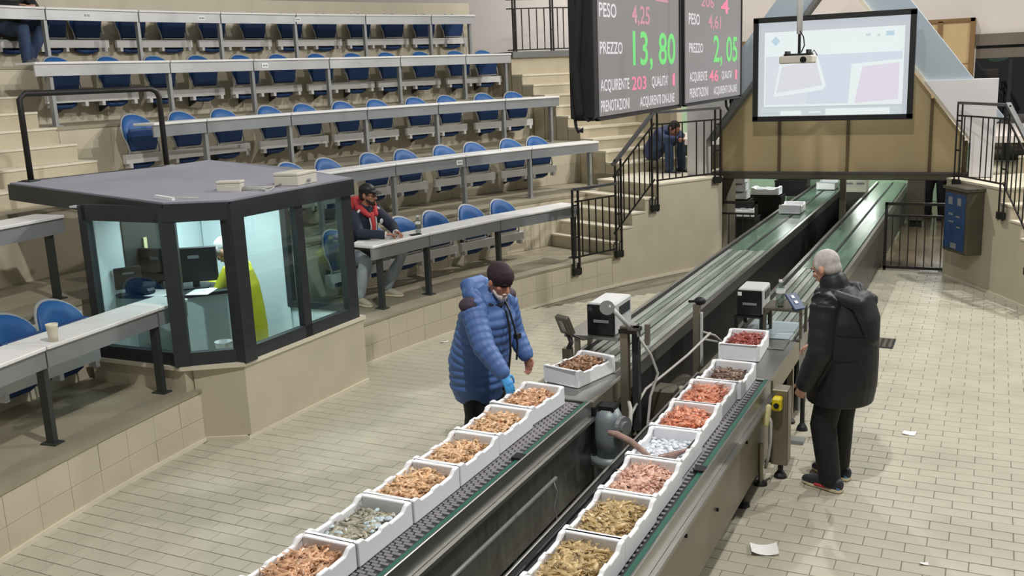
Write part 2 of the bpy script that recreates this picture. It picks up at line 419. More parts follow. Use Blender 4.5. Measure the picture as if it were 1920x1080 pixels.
# end walls beside the hood (white), green panel on the left landing
m = MB(); m.prism([(-.89, 14.97, 2.74), (.03, 14.97, 2.74), (.03, 14.97, 1.41), (-.27, 14.97, 1.41), (-.27, 14.97, 1.93)], (0, .34, 0)); struct('wall_block_right', m, 'white_block')
m = MB(); m.prism([(-4.85, 15.95, ZL), (-4.78, 16.1, ZL), (-6.6, 18.1, ZL), (-6.72, 17.95, ZL)], (0, 0, 1.9)); struct('wall_landing', m, 'step')
m = MB(); m.prism([(-3.52, 14.97, 2.56), (-4.28, 14.97, 2.56), (-4.28, 14.97, 1.41), (-3.98, 14.97, 1.41), (-3.98, 14.97, 1.95)], (0, .34, 0)).bx(-6.1, -4.4, 18.4, 18.6, 1.2, 2.6); struct('wall_block_left', m, 'white_block')
m = MB(); m.bx(-6.0, -5.1, 18.36, 18.4, 1.4, 2.5); struct('wall_green_left', m, 'green_wall')
wp = thing('wall_cabinet', 'beige wooden cabinet with brown edges high on the white back wall', 'cabinet', (-.8, 19.3, 2.4))
MB().bx(-1.9, -.44, 19.3, 19.58, 2.3, 3.66).build('body', 'wood_panel', wp); each(MB().bx(-1.95, -.39, 19.26, 19.58, 3.64, 3.70).bx(-.46, -.38, 19.26, 19.58, 2.3, 3.70).bx(-.98, -.90, 19.26, 19.3, 2.3, 3.66), 'edging', 'wood_edge', wp)
MB().bx(-.90, -.47, 19.285, 19.3, 2.92, 2.93).build('door_seam', 'wood_edge', wp)
wp = thing('wall_cabinet', 'beige wooden cabinet glimpsed between the second scoreboard and the hood', 'cabinet', (-4.1, 19.3, 2.4))
MB().bx(-4.9, -3.5, 19.3, 19.58, 2.3, 3.45).build('body', 'wood_panel', wp); each(MB().bx(-4.95, -3.45, 19.26, 19.58, 3.45, 3.5), 'edging', 'wood_edge', wp)

# ============================================================ HOOD over the tunnel, screen, projector
hood = thing('tunnel_hood', 'large gabled hood of yellowish panels and blue grey slabs over the tunnel', 'hood', (-2.1, 15.3, 1.2))
HB, HL, HR = 1.44, -3.83, -.335
xs = [-3.83, -2.93, -1.93, -.80, -.335]
def gz(x):  # roof line of the gable, cut level behind the screen
    return min(3.45, 1.93+(x+4.0)*1.30 if x < -2.1 else 1.9+(-.334-x)*1.30)
for a, b in zip(xs[:-1], xs[1:]):
    pts = [(a+.02, 15.3, HB), (b-.02, 15.3, HB), (b-.02, 15.3, gz(b-.02))]
    for xm in (b-(b-a)*.25, b-(b-a)*.5, b-(b-a)*.75): pts.append((xm, 15.3, gz(xm)))
    pts.append((a+.02, 15.3, gz(a+.02)))
    MB().prism(pts, (0, .04, 0)).build('panel', 'ply', hood)
for x in xs: MB().bx(x-.022, x+.022, 15.27, 15.36, HB, max(HB+.3, gz(x)-.02)).build('mullion', 'ply_frame', hood)
MB().bx(HL-.1, HR+.08, 15.18, 15.5, 1.33, HB).build('bottom_beam', 'steel_dark', hood, bevel=.01)
MB().bx(HL-.1, HR+.08, 15.165, 15.18, 1.42, 1.45).build('drip_edge', 'rail_grey', hood)
# sloping slabs
def arm(x0, z0, x1, z1, w, name):
    d = Vector((x1-x0, 0, z1-z0)).normalized(); nrm = Vector((-d.z, 0, d.x)) if x1 > x0 else Vector((d.z, 0, -d.x))
    p = [Vector((x0, 15.02, z0)), Vector((x1, 15.02, z1)), Vector((x1, 15.02, z1))+nrm*w, Vector((x0, 15.02, z0))+nrm*w]
    MB().prism(p, (0, .3, 0)).build(name, 'slab_blue', hood)
    q = [Vector((x0, 14.98, z0))-nrm*.05, Vector((x1, 14.98, z1))-nrm*.05, Vector((x1, 14.98, z1)), Vector((x0, 14.98, z0))]
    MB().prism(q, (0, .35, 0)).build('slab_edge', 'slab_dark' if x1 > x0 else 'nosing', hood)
arm(-3.95, 1.95, -1.75, 1.95+2.2*1.30, .44, 'slab')
arm(-.25, 1.93, -2.44, 1.93+2.19*1.30, .47, 'slab')
for x, y in ((-2.07, 16.0), (-3.86, 15.32)):
    MB().bx(x-.045, x+.045, y-.04, y+.04, 0, 1.34).build('post', 'steel_dark', hood)
each(MB().prism([(-3.86, 15.3, 1.33), (-3.86, 15.3, .75), (-3.62, 15.3, 1.33)], (0, .05, 0)).prism([(-.42, 15.3, 1.33), (-.52, 15.3, 1.33), (-.33, 15.3, 1.15), (-.30, 15.3, 1.15)], (0, .05, 0)), 'gusset', 'steel_dark', hood)
scr = thing('projection_screen', 'black framed projection screen showing white foam boxes on its picture', 'screen', (-2.2, 14.8, 2.25))
SX0, SX1, SZ0, SZ1, SY = -3.19, -1.07, 2.27, 3.67, 14.82
f = MB(); fr = .075
f.bx(SX0-fr+.03, SX0+.03, SY-.03, SY+.06, SZ0-.03, SZ1+.03); f.bx(SX1-.03, SX1+fr-.03, SY-.03, SY+.06, SZ0-.03, SZ1+.03); f.bx(SX0-fr+.03, SX1+fr-.03, SY-.03, SY+.06, SZ0-fr+.03, SZ0+.03); f.bx(SX0-fr+.03, SX1+fr-.03, SY-.03, SY+.06, SZ1-.03, SZ1+fr-.03)
f.build('frame', 'black', scr)
MB().bx(SX0, SX1, SY, SY+.03, SZ0, SZ1).build('sheet', 'scr_grey', scr)
for x_ in (-2.8, -1.5): MB().bx(x_-.03, x_+.03, SY+.05, 15.31, 2.75, 2.81).build('wall_bracket', 'iron', scr)
def sq(a, b, c, d, m, n, k=1):
    w = SX1-SX0; h = SZ1-SZ0; y = SY-.002*k
    MB().bx(SX0+a*w, SX0+b*w, y-.001, y, SZ0+c*h, SZ0+d*h).build(n, m, scr)
def sp(pts, m, n, k=1):
    w = SX1-SX0; h = SZ1-SZ0; y = SY-.002*k
    MB().prism([(SX0+a*w, y, SZ0+b*h) for a, b in pts], (0, -.001, 0)).build(n, m, scr)
sq(.055, .955, .12, .88, 'scr_white', 'image_border', 1)
sq(.065, .945, .14, .635, 'scr_blue', 'image_picture', 2)
sp([(.07, .14), (.34, .14), (.36, .62), (.07, .62)], 'scr_mid', 'image_picture', 3)
sp([(.12, .22), (.16, .56), (.41, .62), (.47, .32), (.44, .28)], 'scr_white', 'image_crate', 4)
sp([(.14, .26), (.175, .53), (.40, .58), (.445, .33)], 'scr_box', 'image_crate', 5)
sp([(.615, .14), (.63, .53), (.945, .56), (.945, .14)], 'scr_white', 'image_crate', 4)
sp([(.655, .14), (.70, .50), (.93, .53), (.93, .17)], 'scr_pink', 'image_crate', 5)
sq(.035, .955, .02, .105, 'scr_dim', 'image_bar', 1); sq(.17, .31, .03, .075, 'scr_white', 'image_field', 2); sq(.47, .88, .025, .09, 'scr_white', 'image_field', 2); sq(.04, .15, .045, .06, 'scr_grey', 'image_field', 2); sq(.36, .44, .05, .065, 'scr_white', 'image_field', 2)
sp([(.10, .79), (.13, .84), (.16, .79), (.13, .74)], 'scr_logo', 'image_emblem', 3); sq(.84, .89, .79, .835, 'scr_logo', 'image_emblem', 3); sq(.785, .805, .79, .81, 'scr_dim', 'image_emblem', 3); sq(.715, .745, .795, .82, 'scr_dim', 'image_emblem', 3)
pj = thing('projector', 'small pale projector hanging on a white pole in front of the screen', 'projector', (-1.75, 10, 3.05))
m = MB(); m.bx(-1.91, -1.60, 9.88, 10.16, 3.05, 3.125); m.build('body', 'box_beige', pj, bevel=.012)
MB().cyl((-1.745, 10.02, 3.33), (-1.745, 10.02, 4.6), .028).build('pole', 'plate_white', pj, smooth=True)
MB().cyl((-1.745, 10.02, 3.14), (-1.745, 10.02, 3.34), .014).bx(-1.88, -1.62, 9.95, 10.08, 3.125, 3.145).bx(-1.86, -1.84, 9.9, 10.1, 3.14, 3.17).bx(-1.66, -1.64, 9.9, 10.1, 3.14, 3.18).build('bracket', 'iron', pj)
MB().cyl((-1.68, 9.86, 3.085), (-1.68, 9.90, 3.085), .03).build('lens', 'black_gloss', pj)
MB().tube([(-1.74, 10.0, 3.36), (-1.70, 9.98, 3.30), (-1.69, 9.98, 3.22), (-1.72, 9.98, 3.15)], .006).tube([(-1.64, 10.0, 3.13), (-1.60, 10.0, 3.17), (-1.57, 10.0, 3.12)], .006).build('cable', 'black', pj)

# ============================================================ SCOREBOARDS
BX = -2.916
def board(y0, y1, label, rows, cover):
    b = thing('scoreboard', label, 'scoreboard', (BX-.15, (y0+y1)/2, 2.66))
    MB().bx(BX-.20, BX-.012, y0, y1, 2.66, 4.35).build('cabinet', 'black', b)
    MB().bx(BX-.02, BX-.004, y0+.02, y1-.03, 2.69, 4.33).build('display', 'led_face', b)
    MB().bx(BX-.03, BX+.01, y0, y1, 2.655, 2.672).bx(BX-.03, BX+.01, y1-.03, y1, 2.66, 4.35).build('rim', 'black', b)
    for s, ya, yb, z, h, m in rows:
        text('lettering', s, m, b, (BX, ya, z), (0, 1, 0), (0, 0, 1), h, yb-ya)
    return b
b1 = board(7.60, 9.95, 'nearer hanging scoreboard with green price 13,80 and black cloth end', [
    ('2', 9.15, 9.55, 3.68, .14, 'led_dim'), ('PESO', 7.66, 8.07, 3.49, .115, 'led_white'), ('4,25', 8.46, 8.97, 3.46, .16, 'led_dim'),
    ('PREZZO', 7.66, 8.21, 3.195, .10, 'led_white'), ('13, 80', 8.48, 9.78, 3.10, .30, 'led_green'),
    ('ACQUIRENTE', 7.66, 8.37, 2.895, .095, 'led_white'), ('203', 8.44, 8.85, 2.88, .12, 'led_pink'), ('QUALITA\'', 9.01, 9.53, 2.895, .095, 'led_white'), ('1', 9.68, 9.76, 2.885, .12, 'led_pink'),
    ('PRENOTAZIONI', 7.66, 8.37, 2.725, .095, 'led_white'), ('ACQUIRENTI ON-LINE', 8.66, 9.74, 2.725, .09, 'led_white')], True)
c = MB(); c.bx(BX-.21, BX+.004, 7.50, 7.62, 2.68, 4.4)
c.loft([(BX-.15, 7.49, 4.4), (BX-.10, 7.485, 3.6), (BX-.15, 7.485, 3.1), (BX-.12, 7.49, 2.72)], [.05, .035, .05, .04], 8)
c.build('cloth_cover', 'cloth_black', b1, bevel=.02)
each(MB().tube([(BX-.18, 7.52, 2.70), (BX-.17, 7.52, 2.62), (BX-.15, 7.52, 2.575), (BX-.11, 7.52, 2.60), (BX-.12, 7.52, 2.57)], .014).tube([(BX-.10, 7.5, 2.70), (BX-.05, 7.5, 2.665), (BX-.01, 7.5, 2.67), (BX, 7.52, 2.70)], .012), 'strap', 'cloth_black', b1, smooth=True)
b2 = board(10.14, 12.66, 'farther hanging scoreboard with green price 2,05 beside the hood', [
    ('206', 10.75, 11.3, 3.70, .12, 'led_dim'), ('4', 11.6, 12.0, 3.66, .16, 'led_pink'), ('PESO', 10.27, 10.70, 3.50, .115, 'led_white'), ('4,61', 11.05, 11.62, 3.48, .15, 'led_dim'),
    ('PREZZO', 10.28, 10.83, 3.21, .10, 'led_white'), ('2, 05', 11.28, 12.44, 3.11, .30, 'led_green'),
    ('ACQUIRENTE', 10.30, 11.01, 2.91, .10, 'led_white'), ('46', 11.09, 11.51, 2.89, .13, 'led_pink'), ('QUALITA\'', 11.66, 12.17, 2.91, .09, 'led_white'), ('1', 12.33, 12.44, 2.89, .12, 'led_pink'),
    ('PRENOTAZIONI', 10.30, 11.05, 2.74, .10, 'led_white'), ('ACQUIRENTI ON-LINE', 11.29, 12.42, 2.74, .09, 'led_white')], False)
each(MB().tube([(BX-.02, 11.95, 2.66), (BX-.02, 11.97, 2.58), (BX-.02, 12.08, 2.53), (BX-.02, 12.2, 2.56), (BX-.02, 12.28, 2.66)], .016).bx(BX-.05, BX, 12.25, 12.6, 2.6, 2.66), 'strap', 'cloth_black', b2)
for b_, ys in ((b1, (8.2, 9.4)), (b2, (10.8, 12.1))):
    m = MB()
    for y in ys: m.cyl((BX-.14, y, 4.33), (BX-.14, y, 7.5), .02)
    each(m, 'hanger', 'iron', b_)

# ============================================================ DESKS AND SEATS
def desk(k, ends, legs, label, dark, plates=(), z=None, marks='N.28'):
    zt = ZD[k]; r = R0+.2+TR*k; th0, th1 = ends
    c = P((th0+th1)/2, r+.15, ZF[k]); t = thing('bench_desk', label, 'desk', c, 0)
    cuts = [th0]+[a for a in legs if th0+.8 < a < th1-.8]+[th1]
    for a, b in zip(cuts[:-1], cuts[1:]):
        q = [P(a+.02, r, zt-.03), P(b-.02, r, zt-.03), P(b-.02, r+.38, zt-.03), P(a+.02, r+.38, zt-.03)]
        MB().prism(q, (0, 0, .03)).build('desk_top', 'desk_white', t, bevel=.006)
        q = [P(a+.03, r+.02, zt-.165), P(b-.03, r+.02, zt-.165), P(b-.03, r+.045, zt-.165), P(a+.03, r+.045, zt-.165)]
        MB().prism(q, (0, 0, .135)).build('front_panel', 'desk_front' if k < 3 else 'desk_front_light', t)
    for a in legs:
        u = P(a, 1, 0)-P(a, 0, 0); s_ = Vector((-u.y, u.x, 0)); c0 = P(a, r+.08, 0)
        m = MB(); M4 = Matrix.Translation(c0) @ Matrix((s_, u, Vector((0, 0, 1)))).transposed().to_4x4()
        m.bx(-.022, .022, -.035, .035, ZF[k], zt-.03, M4); lg = m.build('leg', 'leg_dark' if dark else 'leg_light', t)
        MB().bx(-.05, .05, -.07, .07, ZF[k], ZF[k]+.012, M4).build('foot_plate', 'leg_dark' if dark else 'leg_light', lg)
        MB().bx(-.018, .018, .05, .34, zt-.09, zt-.03, M4).build('bracket', 'leg_dark' if dark else 'leg_light', t)
    for a in plates:
        u = P(a, 1, 0)-P(a, 0, 0); s_ = Vector((-u.y, u.x, 0)); c0 = P(a, r+.012, zt-.095)
        M4 = Matrix.Translation(c0) @ Matrix((s_, u, Vector((0, 0, 1)))).transposed().to_4x4()
        pl = MB().bx(-.055, .055, -.002, .008, -.032, .032, M4).build('number_plate', 'plate_white', t)
        mk = MB()
        for i, (x, w) in enumerate(((-.036, .012), (-.016, .016), (.006, .010), (.028, .018))): mk.bx(x-w/2, x+w/2, -.004, -.0005, -.014, .014, M4)
        mk.build('worn_digits', 'mark_grey', pl)
    return t
desk(0, (8.2, 23.0), (8.9, 12.04, 17.06, 21.5+1.2), 'long white topped desk with grey front and dark legs before the seated man', True, (13.6,))
desk(0, (-17, -2.2), (-12.9, -8.36, -3.62), 'grey fronted desk nearest the camera with paper cup on its white top', True, (-6.4,))
desk(1, (9.6, 28.9), (10.3, 14.83, 19.45, 24.04, 28.36), 'grey fronted desk of second row, running out behind the booth roof', False, (12.4, 19.0), None)
desk(1, (-17, -2.4), (-12.0, -7.5, -2.9), 'short stretch of pale desk left of the booth, seen cut by the frame', True, ())
desk(2, (5.6, 29.7), (8.2, 12.66, 17.09, 21.54, 25.97, 29.2), 'third row desk with grey front above the black roof railing', False, (10.0, 19.9))
desk(3, (3.9, 29.5), (4.6, 9.83, 14.01, 18.19, 22.41, 26.52, 29.2), 'fourth row desk with pale metal front, one seat standing clear at its left end', False, (8.6, 14.6, 20.0))
desk(4, (3.2, 29.8), (7.2, 11.22, 15.17, 19.14, 23.09, 27.05, 29.5), 'topmost desk with pale shiny front across the upper left', False, (8.9, 14.2, 19.2))

def make_chair():
    t = thing('tip_up_seat', '', 'seat')
    # outline of the back, front = +Y local, origin on the tier floor
    def outline(sc, n=26):
        pts = []
        for i in range(n):
            a = 2*pi*i/n; x = cos(a); z = sin(a)
            w = .235 if z > -.2 else .235-.05*min(1, (-z-.2)/.8)
            zz = .22*z if z > 0 else .21*(-(abs(z)**.75))
            pts.append((x*w*sc, .64+zz*sc))
        return pts
    def pan(sc, y0, y1, crown):
        o = outline(sc); mb = MB(); n = len(o); vs = []; fs = []
        def yy(x, z): return .10*(x/.235)**2+(.64-z)*.22
        for y in (y0, y1):
            for (x, z) in o: vs.append((x, y+yy(x, z), z))
            for (x, z) in o: vs.append((x*.55, y+yy(x*.55, .64+(z-.64)*.55)+(crown if y == y1 else 0), .64+(z-.64)*.55))
            vs.append((0, y+yy(0, .64)+(crown if y == y1 else 0), .64))
        s_ = 2*n+1
        for k in (0, 1):
            for i in range(n):
                j = (i+1) % n
                fs.append((k*s_+i, k*s_+j, k*s_+n+j, k*s_+n+i)); fs.append((k*s_+n+i, k*s_+n+j, k*s_+2*n))
        for i in range(n):
            j = (i+1) % n; fs.append((i, j, s_+j, s_+i))
        mb.add(vs, fs); return mb
    pan(1.06, -.035, -.01, 0).build('back_shell', 'shell_grey', t, local=True, smooth=True)
    pan(.98, -.008, .022, .012).build('backrest', 'seat_blue', t, local=True, smooth=True)
    # folded-up seat pad: leans in front of the lower back
    q = [(-.19, .15, .41), (.19, .15, .41), (.22, .205, .68), (-.22, .205, .68)]
    m = MB(); nn = Vector((0, -.05, .01))
    m.prism(q, nn); m.build('seat', 'seat_dark', t, local=True, bevel=.015)
    MB().bx(-.19, .19, .135, .17, .395, .412).build('seat_edge', 'shell_grey', t, local=True)
    m = MB()
    for s_ in (-1, 1): m.tube([(s_*.245, .06, .72), (s_*.24, .09, .60), (s_*.225, .13, .52), (s_*.22, .16, .42), (s_*.22, .14, .36)], .011, 6)
    each(m, 'side_bracket', 'shell_grey', t, local=True, smooth=True)
    MB().loft([(-.15, .06, .25), (-.08, .06, .225), (.08, .06, .225), (.15, .06, .25)], [(.05, .04)]*4, 8).build('seat_hump', 'seat_dark', t, local=True, smooth=True)
    return t
CH = make_chair(); first = [True]
def place_seat(k, a, label):
    r = RF(k+1)-.235 if k < 4 else RF(5)-.235
    p = P(a, r, ZF[k]); rz = -pi/2-radians(a)
    g = 'blue tip-up seats of the auditorium'
    if first[0]:
        first[0] = False; CH.location = p; CH.rotation_euler = (0, 0, rz); CH['label'] = label; CH['group'] = g; return CH
    return dup(CH, p, rz, label, g)
def rail_beam(k, a0, a1, label):
    r = RF(k+1)-.235 if k < 4 else RF(5)-.235
    am = (a0+a1)/2; c = P(am, r, ZF[k]); t = thing('seat_rail', label, 'beam', c, 0, 'steel beams carrying the seats')
    d = math.degrees(.30/r)
    q = [P(a0-d, r-.175, ZF[k]+.27), P(a1+d, r-.175, ZF[k]+.27), P(a1+d, r-.115, ZF[k]+.27), P(a0-d, r-.115, ZF[k]+.27)]
    MB().prism(q, (0, 0, .11)).build('beam', 'beam_white', t)
    for a in (a0-d*.8, (a0*2+a1)/3, (a0+2*a1)/3, a1+d*.8):
        u = P(a, 1, 0)-P(a, 0, 0); s_ = Vector((-u.y, u.x, 0)); M4 = Matrix.Translation(P(a, r, ZF[k])) @ Matrix((s_, u, Vector((0, 0, 1)))).transposed().to_4x4()
        MB().bx(-.022, .022, -.19, -.10, .215, .275, M4).build('lug', 'beam_white', t)
    for a in (a0+d*.2, a1-d*.2):
        u = P(a, 1, 0)-P(a, 0, 0); s_ = Vector((-u.y, u.x, 0)); M4 = Matrix.Translation(P(a, r, ZF[k])) @ Matrix((s_, u, Vector((0, 0, 1)))).transposed().to_4x4()
        m = MB(); m.prism([M4 @ Vector(v) for v in ((-.012, -.16, .28), (-.012, .235, .36), (-.012, .235, .12), (-.012, .10, .17))], M4.to_3x3() @ Vector((.024, 0, 0))); m.build('wall_bracket', 'leg_dark', t)
ROWS = [(4, [(7.03, 8.59, 10.09), (12.09, 14.0), (15.98, 18.08), (20.07, 21.99), (23.96, 25.94), (27.84, 29.6)], 'topmost row'),
        (3, [(6.49, 8.72), (10.84, 12.91), (15.08, 17.06), (19.19, 21.27), (23.27, 25.35), (27.53, 29.3)], 'fourth row up'),
        (2, [(6.81, 8.99, 11.06), (13.49, 15.43), (17.65, 19.68), (22.07, 24.06), (26.49, 28.47)], 'third row up'),
        (1, [(10.99, 13.12), (15.76, 17.88), (20.39, 22.41), (24.87, 26.72)], 'second row up'),
        (0, [(9.15, 11.24), (13.33, 15.44), (17.87, 20.11)], 'lowest row beside the seated man')]
for k, grp, nm in ROWS:
    i = 0
    for gi, g in enumerate(grp):
        for a in g:
            place_seat(k, a, 'blue tip-up seat, %s from the left in the %s' % (ORD[i], nm)); i += 1
        rail_beam(k, g[0], g[-1], 'white steel seat beam, %s from the left in the %s' % (ORD[gi], nm))
place_seat(0, -4.85, 'blue tip-up seat behind the paper cup, left of the booth')
place_seat(0, -6.7, 'blue tip-up seat at the left frame edge, next to the cup')
rail_beam(0, -6.7, -4.85, 'steel seat beam under the desk with the paper cup')

# ============================================================ CONTROL BOOTH
A_, B_, C_, D_ = Vector((-7.17, 6.02, 0)), Vector((-6.21, 6.03, 0)), Vector((-5.785, 6.345, 0)), Vector((-5.75, 7.95, 0))
E_, F_ = Vector((-7.0, 8.42, 0)), Vector((-7.55, 7.2, 0))
ZB, ZT = .70, 2.09
m = MB(); m.prism([(-6.16, 6.08, 0), (-5.76, 6.285, 0), (-5.71, 8.03, 0), (-6.2, 8.12, 0), (-6.2, 7.95, 0), (-5.92, 7.9, 0), (-5.96, 6.45, 0), (-6.18, 6.3, 0)], (0, 0, ZB-.03)); pl = struct('wall_booth_base', m, 'clad')
m = MB(); m.prism([(-7.3, 5.97, ZB-.03), (-6.2, 5.97, ZB-.03), (-5.74, 6.27, ZB-.03), (-5.69, 8.05, ZB-.03), (-5.95, 8.1, ZB-.03), (-6.0, 6.45, ZB-.03), (-6.25, 6.22, ZB-.03), (-7.3, 6.22, ZB-.03)], (0, 0, .035)); struct('trim_sill', m, 'nosing')
m = MB(); m.prism([(-7.3, 6.0, 0), (-6.18, 6.0, 0), (-6.18, 6.1, 0), (-7.3, 6.1, 0)], (0, 0, ZB-.03)); struct('wall_booth_side', m, 'clad')
m = MB(); m.bar((-5.775, 6.26, .018), (-5.70, 8.03, .018), .03, .036).bar((-6.16, 6.07, .018), (-5.765, 6.27, .018), .03, .036); struct('baseboard_booth', m, 'nosing')
booth = thing('control_booth', 'dark framed glass booth with grey flat roof on tiled base', 'booth', (-6.4, 7.1, ZB))
def wpost(p, q=None, w=.10, nm='post', z0=ZB, z1=ZT, d=.07, wid=None):
    p = Vector(p); q = Vector(q) if q is not None else p+Vector((1, 0, 0)); dr = (q-p).normalized(); nr = Vector((-dr.y, dr.x, 0))
    c = p
    poly = [c-dr*w/2-nr*d/2, c+dr*w/2-nr*d/2, c+dr*w/2+nr*d/2, c-dr*w/2+nr*d/2]
    for v in poly: v.z = z0
    return MB().prism(poly, (0, 0, z1-z0)).build(nm, 'booth_frame', booth)
wpost(A_, B_, .09); wpost(B_, C_, .13, d=.10); wpost(C_, D_, .15, d=.13); wpost(D_-Vector((0, .05, 0)), C_, .16)
Mid = C_+(D_-C_)*.52; wpost(Mid, D_, .10)
for p, q in ((A_, B_), (B_, C_), (C_, D_)):
    MB().bar((p.x, p.y, ZB+.06), (q.x, q.y, ZB+.06), .07, .12).build('bottom_rail', 'booth_frame', booth)
    MB().bar((p.x, p.y, ZT-.06), (q.x, q.y, ZT-.06), .07, .14).build('top_rail', 'booth_frame', booth)
for p, q in ((A_, B_), (B_, C_), (C_, Mid), (Mid, D_)):
    MB().bar((p.x, p.y, (ZB+ZT)/2), (q.x, q.y, (ZB+ZT)/2), .006, ZT-ZB-.1).build('pane', 'pane', booth)
# roof with fascia
rp = [(-8.55, 6.36, 2.2), (-6.2, 6.0, 2.10), (-5.76, 6.30, 2.09), (-5.70, 8.0, 2.09), (-6.66, 8.28, 2.16), (-8.1, 8.6, 2.21), (-7.95, 7.75, 2.22)]
MB().prism([(x, y, z+.0) for x, y, z in rp], (0, 0, .035)).build('roof', 'booth_roof', booth)
for p, q in zip(rp[:4], rp[1:4]): MB().bar((p[0], p[1], p[2]-.055), (q[0], q[1], q[2]-.055), .05, .15).build('fascia', 'booth_frame', booth)
MB().bar((-8.5, 6.42, 2.24), (-8.0, 7.9, 2.252), .03, .006).build('roof_seam', 'booth_frame', booth)
# interior: pale walls, floor, dark framed side door
ins = MB(); ins.bar((-7.2, 6.1, 1.06), (-7.5, 7.75, 1.06), .05, 2.0).build('inner_wall', 'booth_in', booth)
MB().bar((-7.45, 7.72, 1.06), (-6.62, 8.02, 1.06), .05, 2.0).build('inner_wall', 'booth_in', booth)
MB().bar((-6.62, 8.05, .38), (-5.95, 8.0, .38), .04, .72).build('inner_wall', 'booth_in', booth)
MB().prism([(-7.45, 6.1, .02), (-6.25, 6.1, .02), (-5.96, 6.4, .02), (-5.92, 7.95, .02), (-6.62, 8.02, .02), (-7.45, 7.75, .02)], (0, 0, .02)).build('inner_floor', 'booth_in', booth)
MB().prism([(-7.45, 6.1, 2.05), (-6.25, 6.1, 2.05), (-5.82, 6.4, 2.05), (-5.78, 7.95, 2.05), (-6.62, 8.02, 2.05), (-7.45, 7.75, 2.05)], (0, 0, .015)).build('inner_ceiling', 'booth_in', booth)
fr_ = MB()
for p in ((-6.60, 8.02), (-5.86, 8.0)): fr_.bx(p[0]-.035, p[0]+.035, p[1]-.035, p[1]+.035, .75, 2.05)
fr_.bar((-6.6, 8.02, .78), (-5.86, 8.0, .78), .06, .07); fr_.build('side_frame', 'booth_frame', booth)
MB().bar((-6.58, 8.02, 1.4), (-5.88, 8.0, 1.4), .006, 1.25).build('pane', 'pane', booth)
bl = bpy.data.lights.new('booth_light', 'AREA'); bl.energy = 26; bl.size = .8; bl.color = (.86, .97, 1)
bo = bpy.data.objects.new('booth_light', bl); COL.objects.link(bo); bo.location = (-6.55, 7.1, 2.03)
dk = thing('office_desk', 'dark topped office desk with pale panel inside the booth', 'desk', (-6.8, 6.75, .04))
MB().prism([(-7.2, 6.3, 1.18), (-6.60, 6.42, 1.18), (-6.30, 6.80, 1.18), (-6.62, 7.05, 1.18), (-7.4, 6.85, 1.18)], (0, 0, .03)).build('top', 'booth_desk', dk)
MB().bar((-7.1, 6.38, .61), (-6.62, 6.48, .61), .02, 1.14).bar((-6.62, 6.48, .61), (-6.35, 6.82, .61), .02, 1.14).build('panel', 'booth_in', dk)
def monitor(cx, cy, rz, label, w=.5, h=.34, z=1.21):
    t = thing('monitor', label, 'monitor', (cx, cy, z), rz)
    MB().bx(-w/2, w/2, -.02, .02, .06, .06+h).build('screen_back', 'black', t, local=True, bevel=.008)
    MB().bx(-.03, .03, -.005, .03, 0, .14).bx(-.12, .12, -.08, .08, 0, .012).build('stand', 'black', t, local=True)
    MB().bx(-.05, .05, -.026, -.018, .06+h*.68, .06+h*.77).build('badge', 'mark_grey', t, local=True)
monitor(-6.70, 6.78, radians(36), 'black monitor seen from behind on the booth desk, in the narrow pane', .42, .33)
monitor(-7.08, 6.68, radians(6), 'black monitor on the booth desk behind the wide left pane', .40, .32)
monitor(-7.12, 6.36, radians(60), 'small dark screen by the left wall inside the booth', .24, .2)
for i, (x, y, rz) in enumerate(((-6.52, 6.66, .4), (-6.85, 6.50, .2), (-6.98, 6.52, 1.0))):
    m = MB(); m.bx(-.105, .105, -.15, .15, 1.2105+.001*i, 1.2125+.001*i, Matrix.Translation((x, y, 0)) @ Matrix.Rotation(rz, 4, 'Z')); tag(m.build('paper_sheet', 'paper'), ['white papers on the booth desk beside the narrow pane monitor', 'white sheet at the front edge of the booth desk', 'loose sheet on the booth desk below the left monitor'][i], 'paper')
bk = thing('bucket', 'white plastic bucket on the sill inside the booth', 'bucket', (-6.10, 6.42, .705))
MB().lathe([(.055, .705), (.075, .83), (.08, .83), (.078, .825), (.06, .715)], (-6.10, 6.42, 0), 18).build('body', 'plate_white', bk, smooth=True)
MB().tube([(-6.10+.08*cos(a), 6.42+.02, .83-.05*sin(a)) for a in [i*pi/8 for i in range(9)]], .003, 5).build('handle', 'shell_grey', bk)
m = MB().lathe([(.05, .705), (.075, .725), (.078, .725), (.05, .712)], (-6.20, 6.30, 0), 16); tag(m.build('saucer', 'plate_white', smooth=True), 'low white dish beside the bucket in the booth', 'dish')
m = MB().bx(-7.1, -6.9, 6.36, 6.48, 1.21, 1.27); tag(m.build('telephone', 'black', bevel=.02), 'black desk telephone at the left end of the booth desk', 'telephone')
bd = thing('notice_board', 'large dark grey board on the back wall of the booth', 'board', (-7.3, 6.9, 1.2))
MB().bar((-7.235, 6.45, 1.54), (-7.37, 7.2, 1.54), .02, .68).build('sheet', 'leg_dark', bd, bevel=.01); MB().bx(-7.265, -7.25, 6.72, 6.76, 1.45, 1.68).build('yellow_strip', 'cream_plug', bd)
